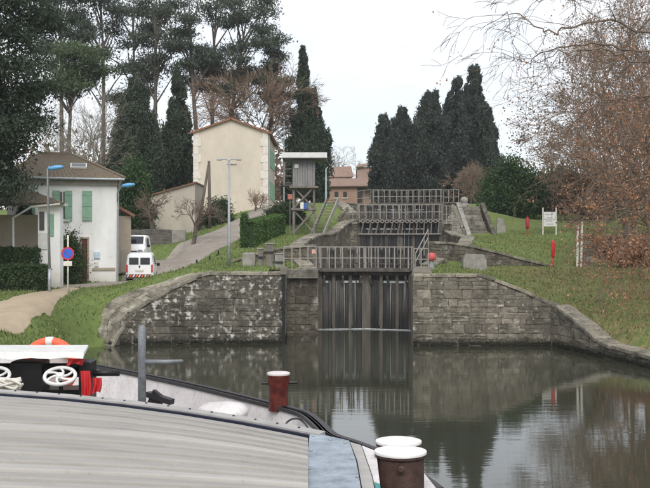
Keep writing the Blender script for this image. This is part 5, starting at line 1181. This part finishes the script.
# ------------------------------------------------------------------ grass blades and fallen leaves
def grass_blades():
    rs = np.random.RandomState(3); n = 150000; Y = 30 + (86 - 30) * rs.uniform(size=n) ** 1.4; X = rs.uniform(-.36, .36, n) * Y
    ok = ~inside(X, Y, cut); 
    for s_ in STRIPS: ok &= ~inside(X, Y, s_)
    ok &= ~((X < x1 + .2) & (Y > YH - .1) & (Y < 66)) & ~((np.abs(X - v1.x) < 1) & (Y > 60) & (Y < 65))
    for (cx_, cy_, w_, d_) in ((13, 86.5, 2.4, 3),): ok &= ~((np.abs(X - cx_) < w_) & (np.abs(Y - cy_) < d_))
    X, Y = X[ok], Y[ok]; Z = np.array([ (lambda h: h[0].z if h[0] is not None else -9)(tbvh.ray_cast(Vector((a, b, 60)), Vector((0, 0, -1)))) for a, b in zip(X, Y)])
    k = Z > .08; X, Y, Z = X[k], Y[k], Z[k]
    near = np.zeros(len(X), bool)
    for line in (FL, FR):
        zc = seg_clamp(X, Y, np.full(len(X), 99.), line, 1.0 if line is FL else .8, 0); near |= zc < 50
    X, Y, Z = X[~near], Y[~near], Z[~near]; m = len(X)
    h = rs.uniform(.05, .15, m) * np.where(rs.uniform(size=m) < .06, 1.8, 1); a = rs.uniform(0, 6.283, m); w = rs.uniform(.02, .045, m); lx, ly = rs.normal(size=m) * .05, rs.normal(size=m) * .05
    v = np.stack([np.stack([X - w * np.cos(a), Y - w * np.sin(a), Z - .02], 1), np.stack([X + w * np.cos(a), Y + w * np.sin(a), Z - .02], 1), np.stack([X + lx, Y + ly, Z + h], 1)], 1).reshape(-1, 3)
    o = npmesh('grass', v, np.arange(3 * m).reshape(-1, 3), M_blade); o['kind'] = 'stuff'; o['label'] = 'short rough grass on the canal banks'
    # fallen leaves on the right bank
    n = 2600; Y = rs.uniform(38, 75, n); X = rs.uniform(9, 22, n); ok = ~inside(X, Y, cut) & (rs.uniform(size=n) < np.clip((X - 8) / 9, 0, 1)); X, Y = X[ok], Y[ok]
    Z = np.array([tz(a, b) for a, b in zip(X, Y)]) + .05; p = np.stack([X, Y, Z], 1); v, f = cards(p, .08, rs, 0, 1.1); o = npmesh('fallen_leaves', v, f, M_brown); o['kind'] = 'stuff'; o['label'] = 'brown leaves fallen on the right bank'
grass_blades()
# ------------------------------------------------------------------ barge in the foreground
def barge():
    root = thing('barge', 'moored barge with pale planked hatch roof filling the foreground', 'boat', (-2.5, 11, 0))
    # roof plank edges: far to near (image bearing at left, middle, right ; height)
    rows = [(396, 410.5, 437.5, 3.00), (408.5, 420.5, 446, 3.03), (422.5, 432, 455, 3.06), (438, 446, 464.5, 3.08), (454, 461, 475, 3.10), (471, 477, 487, 3.10), (489, 494, 500, 3.10), (508, 511, 514, 3.08), (530, 531, 531, 3.05), (556, 555, 553, 3.0)]
    fine = []
    for a_, b_ in zip(rows[:-1], rows[1:]): fine += [a_, tuple((u_ + v_) / 2 for u_, v_ in zip(a_, b_))]
    rows = fine + [rows[-1]]
    def rowpt(r, px):
        yl, ym, yr, z = rows[r]
        # quadratic through three bearings, straight beyond the left one
        def yq(x): 
            l0 = (x - 150) * (x - 307) / (150 * 307); l1 = x * (x - 307) / (150 * (150 - 307)); l2 = x * (x - 150) / (307 * 157); return yl * l0 + ym * l1 + yr * l2
        y = yq(px) if px >= 0 else yl + px * (yq(20) - yl) / 20
        return P(px, y, Z=z)
    cols = (-130, -60, 0, 60, 120, 180, 240, 290, 308)
    for r in range(len(rows) - 1):
        sec = []
        for px in cols:
            a, b = rowpt(r, px), rowpt(r + 1, px); d = (b - a); L_ = d.length; d.normalize(); g_ = .009
            n = Vector((-d.x * d.z, -d.y * d.z, 1)).normalized(); a2, b2 = a + d * g_, b - d * g_
            sec.append([a2 - n * .06, a2 - n * .03, a2 + d * .02 - n * .008, b2 - d * .04 + n * .009, b2 - d * .008 + n * .004, b2 - n * .02, b2 - n * .06])
        MB().loft(sec).build('roof_plank', M_plank, root)
    # under-deck so the seams read dark, roof body
    top = [rowpt(0, px) + Vector((0, .02, -.05)) for px in cols]; bot = [rowpt(len(rows) - 1, px) + Vector((0, 0, -.05)) for px in cols]
    MB().loft([[t, b, b + Vector((0, 0, -1.0)), t + Vector((0, 0, -1.0))] for t, b in zip(top, bot)]).build('hatch_coaming', M_navy, root)
    # rim: pale lip and navy stripe along the far edge
    def edge(o0, z0, o1, z1, m, nm, th):
        s_ = []
        for px in cols[:-1] + (306, 316):
            p = rowpt(0, px) if px < 307 else rowpt(0, 307) + (rowpt(0, 307) - rowpt(0, 290)) * .6; a, b = p + Vector((.3, .95, 0)).normalized() * o0 + Vector((0, 0, z0)), p + Vector((.3, .95, 0)).normalized() * o1 + Vector((0, 0, z1))
            s_.append([a, b, b - Vector((0, 0, th)), a - Vector((0, 0, th))])
        MB().loft(s_).build(nm, m, root)
    edge(.015, .012, .05, .012, M_navy, 'rim_stripe', .3); edge(.05, .03, .24, .028, M_deck, 'roof_lip', .06); edge(.24, .01, .27, .0, M_navy, 'rim_trim', .3)
    # blue plate and strips on the foredeck
    def slab(pts, z, m, nm, th=.06): return MB().prism([P(a, b, Z=z) for a, b in pts], (0, 0, -th)).build(nm, m, root)
    slab([(310, 433), (349, 441.5), (356, 462), (366, 520), (302, 520), (306, 470)], 3.02, M_plate, 'deck_plate')
    slab([(350, 443), (361, 446), (372, 478), (380, 520), (367.5, 520), (357.5, 462)], 2.98, M_deck, 'deck_strip')
    slab([(362, 446.5), (376, 452), (380, 486), (381, 520), (381, 520.5), (373, 478)], 2.94, M_boatW, 'deck_margin', .3)
    slab([(374.5, 483), (380, 485), (384, 520), (380.5, 521)], 2.96, M_teal, 'teal_trim', .1)
    for px, py in ((313, 437), (345, 444), (311, 452), (352, 460), (309, 470), (357, 478), (330, 441)):
        c = P(px, py, Z=3.022); MB().lathe(c, [(.016, 0), (.014, .008), (.005, .011)], 8).build('rivet', M_galv, root, smooth=True)
    for k in range(14):
        c = rowpt(0, 8 + k * 22) + Vector((.3, .95, 0)).normalized() * .15 + Vector((0, 0, .034)); MB().lathe(c, [(.014, 0), (.012, .007), (.004, .01)], 8).build('rivet', M_gun, root, smooth=True)
    # hull: far bulwark
    G = [(-140, 338), (-40, 349), (40, 358.5), (95, 366), (150, 376.5), (200, 387), (250, 399), (290, 409), (306, 414.5), (318, 424), (330, 435), (352, 442.5), (378, 453), (408, 470), (434, 489)]
    gp = smooth_line([P(a, b, Z=2.5) for a, b in G], 3)
    inn = lambda i: ((gp[min(i + 1, len(gp) - 1)] - gp[max(i - 1, 0)]).normalized().cross(Vector((0, 0, 1)))).normalized()
    sb, sc, sh = [], [], []
    for i, p in enumerate(gp):
        n = inn(i); n = n if n.y < 0 or n.x < 0 else -n
        sb.append([p + n * .02, p + n * .06, p + n * .16 - Vector((0, 0, .9)), p + n * .10 - Vector((0, 0, .9))])
        sc.append([p - n * .10 + Vector((0, 0, .0)), p + n * .09, p + n * .09 - Vector((0, 0, .055)), p - n * .10 - Vector((0, 0, .09))])
        sh.append([p - n * .02, p + n * .01, p + n * .3 - Vector((0, 0, 3.0)), p + n * .25 - Vector((0, 0, 3.0))])
    MB().loft(sb).build('bulwark', M_boatW, root); MB().loft(sc).build('gunwale', M_gun, root); MB().loft(sh).build('hull', M_navy, root)
    # deck and near side of the hull (out of view)
    near = [Vector((1.55, 8.6, 2.4)), Vector((.9, 5.4, 2.4)), Vector((-1.5, 4.6, 2.4)), Vector((-5.5, 5.2, 2.4)), Vector((-11, 9, 2.4))]
    deckp = [p - Vector((0, 0, .72)) for p in gp]; poly = deckp + [Vector((p.x, p.y, 1.78)) for p in near]
    MB().prism(poly, (0, 0, -.05)).build('deck', M_deck, root)
    MB().loft([[p, p + Vector((0, .05, 0)), Vector((p.x * .97, p.y + .35, -.5)), Vector((p.x * .97, p.y + .3, -.5))] for p in [gp[-1]] + near]).build('hull', M_navy, root)
    # rope fairlead at the bow
    f = P(311, 426, Z=2.35); MB().torus(f, .10, .035, Matrix.Rotation(R(90), 3, 'X'), 16, 8).build('fairlead', M_gun, root, smooth=True)
    # paired bow bollards
    for c, r in ((P(398.5, 441, Z=3.0), .202), (P(400.5, 451, Z=3.0), .218)):
        b = MB().lathe((c.x, c.y, 1.8), [(r * 1.25, 0), (r * 1.25, .06), (r, .08), (r * .97, 1.13), (r * 1.06, 1.15), (r * 1.06, 1.165)], 28).build('bollard', M_brownb, root); smooth_angle(b)
        smooth_angle(MB().lathe((c.x, c.y, 2.96), [(r * 1.07, .01), (r * 1.09, .02), (r * 1.07, .035), (r * .98, .04)], 28).build('white_cap', M_cap, b))
    c = P(402, 470, Z=2.82); MB().lathe(P(401, 470, Y=8.98 - .22), [(.035, -.05), (.035, .03), (.02, .04)], 10, Matrix.Rotation(R(90), 3, 'X')).build('bolt', M_brownb, root)
    MB().prism([P(424, 474, Z=2.62), P(436, 489, Z=2.62), P(428, 505, Z=2.62), P(420, 490, Z=2.62)], (0, 0, -.12)).build('bow_cap', M_boatW, root)
    # red bollard with cross pin on the gunwale
    q = P(278.5, 406, Z=2.5); Yq = q.y; zt = PZ(373, Yq); r = 11 * Yq / F
    b = MB().lathe((q.x, q.y, 2.42), [(r * .92, 0), (r * .92, .05), (r * .88, .09), (r * .84, (zt - 2.42) * .45), (r * .98, (zt - 2.42) * .8), (r * 1.02, zt - 2.45)], 24).build('bollard', M_redb, root); smooth_angle(b)
    smooth_angle(MB().lathe((q.x, q.y, zt - .04), [(r * 1.03, 0), (r * 1.06, .015), (r * 1.04, .03), (r * .9, .038)], 24).build('white_cap', simple('dull_white', (.55, .5, .5), .6), b))
    MB().tube([(q.x - r * 1.55, q.y - .02, PZ(384, Yq)), (q.x + r * 1.7, q.y + .02, PZ(383.5, Yq))], .022, 8).build('cross_pin', M_black, b)
    # grey T post
    q = P(142, 410, Y=12.9); MB().tube([(q.x, q.y, 1.75), (q.x, q.y, PZ(331, 12.9)), (q.x + .005, q.y, PZ(327.5, 12.9)), (q.x + .008, q.y, PZ(326, 12.9))], [.056, .05, .04, .015], 14).build('mooring_post', M_post, root, smooth=True)
    MB().tube([(q.x - .03, q.y, PZ(363, 12.9)), (q.x + .3, q.y, PZ(363, 12.9)), (q.x + .52, q.y, PZ(362, 12.9)), (q.x + .535, q.y, PZ(362, 12.9))], [.034, .03, .02, .004], 10).build('post_arm', M_post, root, smooth=True)
    MB().bar(P(148, 395, Y=13.4), P(172, 403, Y=13.2), .1, .07).bar(P(150, 400, Y=13.38), P(160, 408, Y=13.3), .06, .3).build('cleat', M_gun, root)
    # white bollard-like ventilator lump
    a, c = P(200, 412, Y=13.6), P(243, 414, Y=13.0); secs = []
    for t, s_ in ((0, .02), (.04, .6), (.2, .95), (.5, 1.05), (.8, .95), (.95, .6), (1, .05)):
        p = Vector(a).lerp(Vector(c), t); secs.append([p + Vector((.15 * math.cos(k) * s_, .35 * math.cos(k) * s_, .15 * math.sin(k) * s_ - .02)) for k in [2 * math.pi * j / 12 for j in range(12)]])
    MB().loft(secs).build('ventilator', M_boatW, root, smooth=True)
    MB().tube([P(222, 416, Y=13.3), (P(222, 416, Y=13.3).x, 13.3, 1.75)], .12).build('ventilator_stem', M_boatW, root)
    # thin mooring wire at the bow
    MB().tube(smooth_line([P(283, 428, Y=11.6), P(290, 421, Y=11.9), P(299, 420, Y=12.2), P(306, 426, Y=12.0), P(312, 436, Y=10.2), P(326, 436, Y=10.6)], 6), .012, 6).build('wire', M_gun, root, smooth=True)
    return root
bg_ = barge()
# windlass at the left
def windlass():
    Yw = 14.2
    root = thing('windlass', 'black deck windlass with white handwheels under a white cover board', 'windlass', (-4, Yw, 1.78))
    MB().box((PX(20, Yw) - .3, Yw + .35, 2.55), (2.4, .55, .42), bev=.04).build('gear_case', M_black, root)
    MB().tube([(PX(-60, Yw), Yw + .1, PZ(372, Yw)), (PX(90, Yw), Yw + .1, PZ(372, Yw))], .1, 16).build('barrel', M_black, root, smooth=True)
    MB().tube([(PX(84, Yw), Yw + .1, PZ(375, Yw)), (PX(118, Yw), Yw + .1, PZ(375, Yw))], .045, 14).build('warping_shaft', M_black, root, smooth=True)
    for px, w in ((28, .45), (86, .16), (-50, .4)): MB().box((PX(px, Yw), Yw + .1, (1.78 + PZ(362, Yw)) / 2), (w, .4, PZ(362, Yw) - 1.78), bev=.02).build('frame_leg', M_black, root)
    # cover board, sloping a little to the front with a ragged lower edge
    v = []; n = 14
    zb_, zf_ = PZ(346, 15.0), PZ(353, 13.9)
    for i in range(n + 1):
        t = i / n; xa, xb = -5.6 + (PX(88.5, 15.0) + 5.6) * t, -5.4 + (PX(84, 13.9) + 5.4) * t; dr = PZ(361 - 2.2 * t + .9 * math.sin(i * 1.9), 13.85)
        v += [(xa, 15.0, zb_), (xb, 13.9, zf_), (xb, 13.84, dr), (xb, 13.9, dr + .02), (xb, 13.96, zf_ - .035), (xa, 15.0, zb_ - .035)]
    f = [(i * 6 + k, (i + 1) * 6 + k, (i + 1) * 6 + (k + 1) % 6, i * 6 + (k + 1) % 6) for i in range(n) for k in range(6)] + [(0, 1, 2, 3, 4, 5), tuple(n * 6 + k for k in range(5, -1, -1))]
    MB().add(v, f).build('cover_board', M_white, root)
    for px in (60, -6):
        c = P(px, 377, Y=13.75); ax = Vector((.05, -.42, .84)).normalized(); x_ = ax.orthogonal().normalized(); x_ = Vector((1, 0, 0)); x_ = (x_ - ax * x_.dot(ax)).normalized(); y_ = ax.cross(x_); Mx = Matrix((x_, y_, ax)).transposed()
        w = MB().torus(c, .205, .026, Mx, 32, 8).build('handwheel', M_winframe, root, smooth=True)
        MB().lathe(c, [(.05, -.05), (.06, .0), (.05, .03)], 14, Mx).build('hub', M_winframe, w)
        for k in range(6):
            a0 = k * math.pi / 3; pts = [c + Mx @ Vector(((.04 + .155 * t) * math.cos(a0 + .75 * t), (.04 + .155 * t) * math.sin(a0 + .75 * t), 0)) for t in (0, .25, .5, .75, 1)]
            MB().tube(pts, [.022, .02, .018, .018, .02], 6).build('spoke', M_winframe, w, smooth=True)
        MB().tube([c, c - ax * .35], .03, 8).build('spindle', M_black, w)
    return root
windlass()
c = P(48.5, 368.5, Y=15.6)
lbuoy = thing('lifebuoy', 'orange lifebuoy with white bands behind the white cover board', 'lifebuoy', (c.x, c.y, c.z - .48))
tb = MB().torus(c, .395, .08, Matrix.Rotation(R(78), 3, 'X'), 40, 12).build('ring', M_orange, lbuoy, smooth=True)
for k in range(4):
    a0 = math.pi / 2 * k + math.pi / 2; secs = []; Mx = Matrix.Rotation(R(78), 3, 'X')
    for a in np.linspace(a0 - .13, a0 + .13, 5): secs.append([c + Mx @ Vector(((.395 + .087 * math.cos(b)) * math.cos(a), (.395 + .087 * math.cos(b)) * math.sin(a), .087 * math.sin(b))) for b in [2 * math.pi * j / 12 for j in range(12)]])
    MB().loft(secs).build('white_band', M_white, tb, smooth=True)
MB().box((c.x, c.y + .2, (1.78 + c.z) / 2 + .1), (.5, .1, c.z - 1.78 + .1), bev=.02).box((c.x, c.y + .06, c.z - .52), (.6, .34, .06)).build('holder', M_boatW, lbuoy)
rt = thing('red_cloth', 'red cloth hanging from the windlass on the barge', 'cloth', tuple(P(90, 395, Y=13.9) - Vector((0, 0, .2))))
def cloth(px0, px1, y0, y1, ph, nm, n=12, m=8):
    v = []
    for j in range(m + 1):
        for i in range(n + 1):
            u, w = i / n, j / m; px = px0 + (px1 - px0) * u + 1.6 * math.sin(w * 3 + ph) * w; py = y0 + (y1 - y0) * w + 1.3 * math.sin(u * 5 + ph) * w
            p = P(px, py, Y=13.95 + .035 * math.sin(u * 11 + ph + w * 1.5) * (.3 + w)); v.append((p.x, p.y, p.z))
    k = n + 1; f = [(j * k + i, j * k + i + 1, (j + 1) * k + i + 1, (j + 1) * k + i) for j in range(m) for i in range(n)]
    mb = MB().add(v, f); nv = len(v); mb.add([(x, y + .012, z) for x, y, z in v], [q[::-1] for q in f]); mb.build(nm, M_red, rt, smooth=True)
cloth(80.5, 90, 372, 398, 0, 'fold'); cloth(92.5, 101.5, 379, 394, 1.2, 'fold'); cloth(68, 84, 360, 366, 2.0, 'fold')
rp_ = thing('rope_coil', 'loose pale rope heap beside the windlass on the barge', 'rope', tuple(P(12, 392, Y=13.4)))
rs = np.random.RandomState(4); pts = [P(8 + 13 * math.cos(t * 1.9) + rs.uniform(-2, 2), 385 + 5 * math.sin(t * 2.3) + rs.uniform(-1, 1), Y=13.2 + .1 * math.sin(t)) for t in range(26)]
MB().tube(smooth_line(pts, 4), .02, 6).build('rope', M_quoin, rp_, smooth=True)
MB().box(P(8, 400, Y=13.4) + Vector((0, 0, -.38)), (.9, .5, .85)).build('rope_locker', M_boatW, rp_)
# ------------------------------------------------------------------ damp winter air
hz = NT('damp_air'); hz.t.nodes.remove(hz.b); pv = hz.n('ShaderNodeVolumePrincipled'); pv.inputs['Density'].default_value = .0003; pv.inputs['Color'].default_value = (.9, .93, .97, 1); pv.inputs['Anisotropy'].default_value = .2
hz.l(pv.outputs['Volume'], hz.t.nodes['Material Output'].inputs['Volume'])
ho = MB().box((0, 600, 18), (1820, 1820, 42)).build('haze', hz.m); ho['kind'] = 'stuff'
scene.cycles.volume_bounces = 0; scene.cycles.volume_step_rate = 10
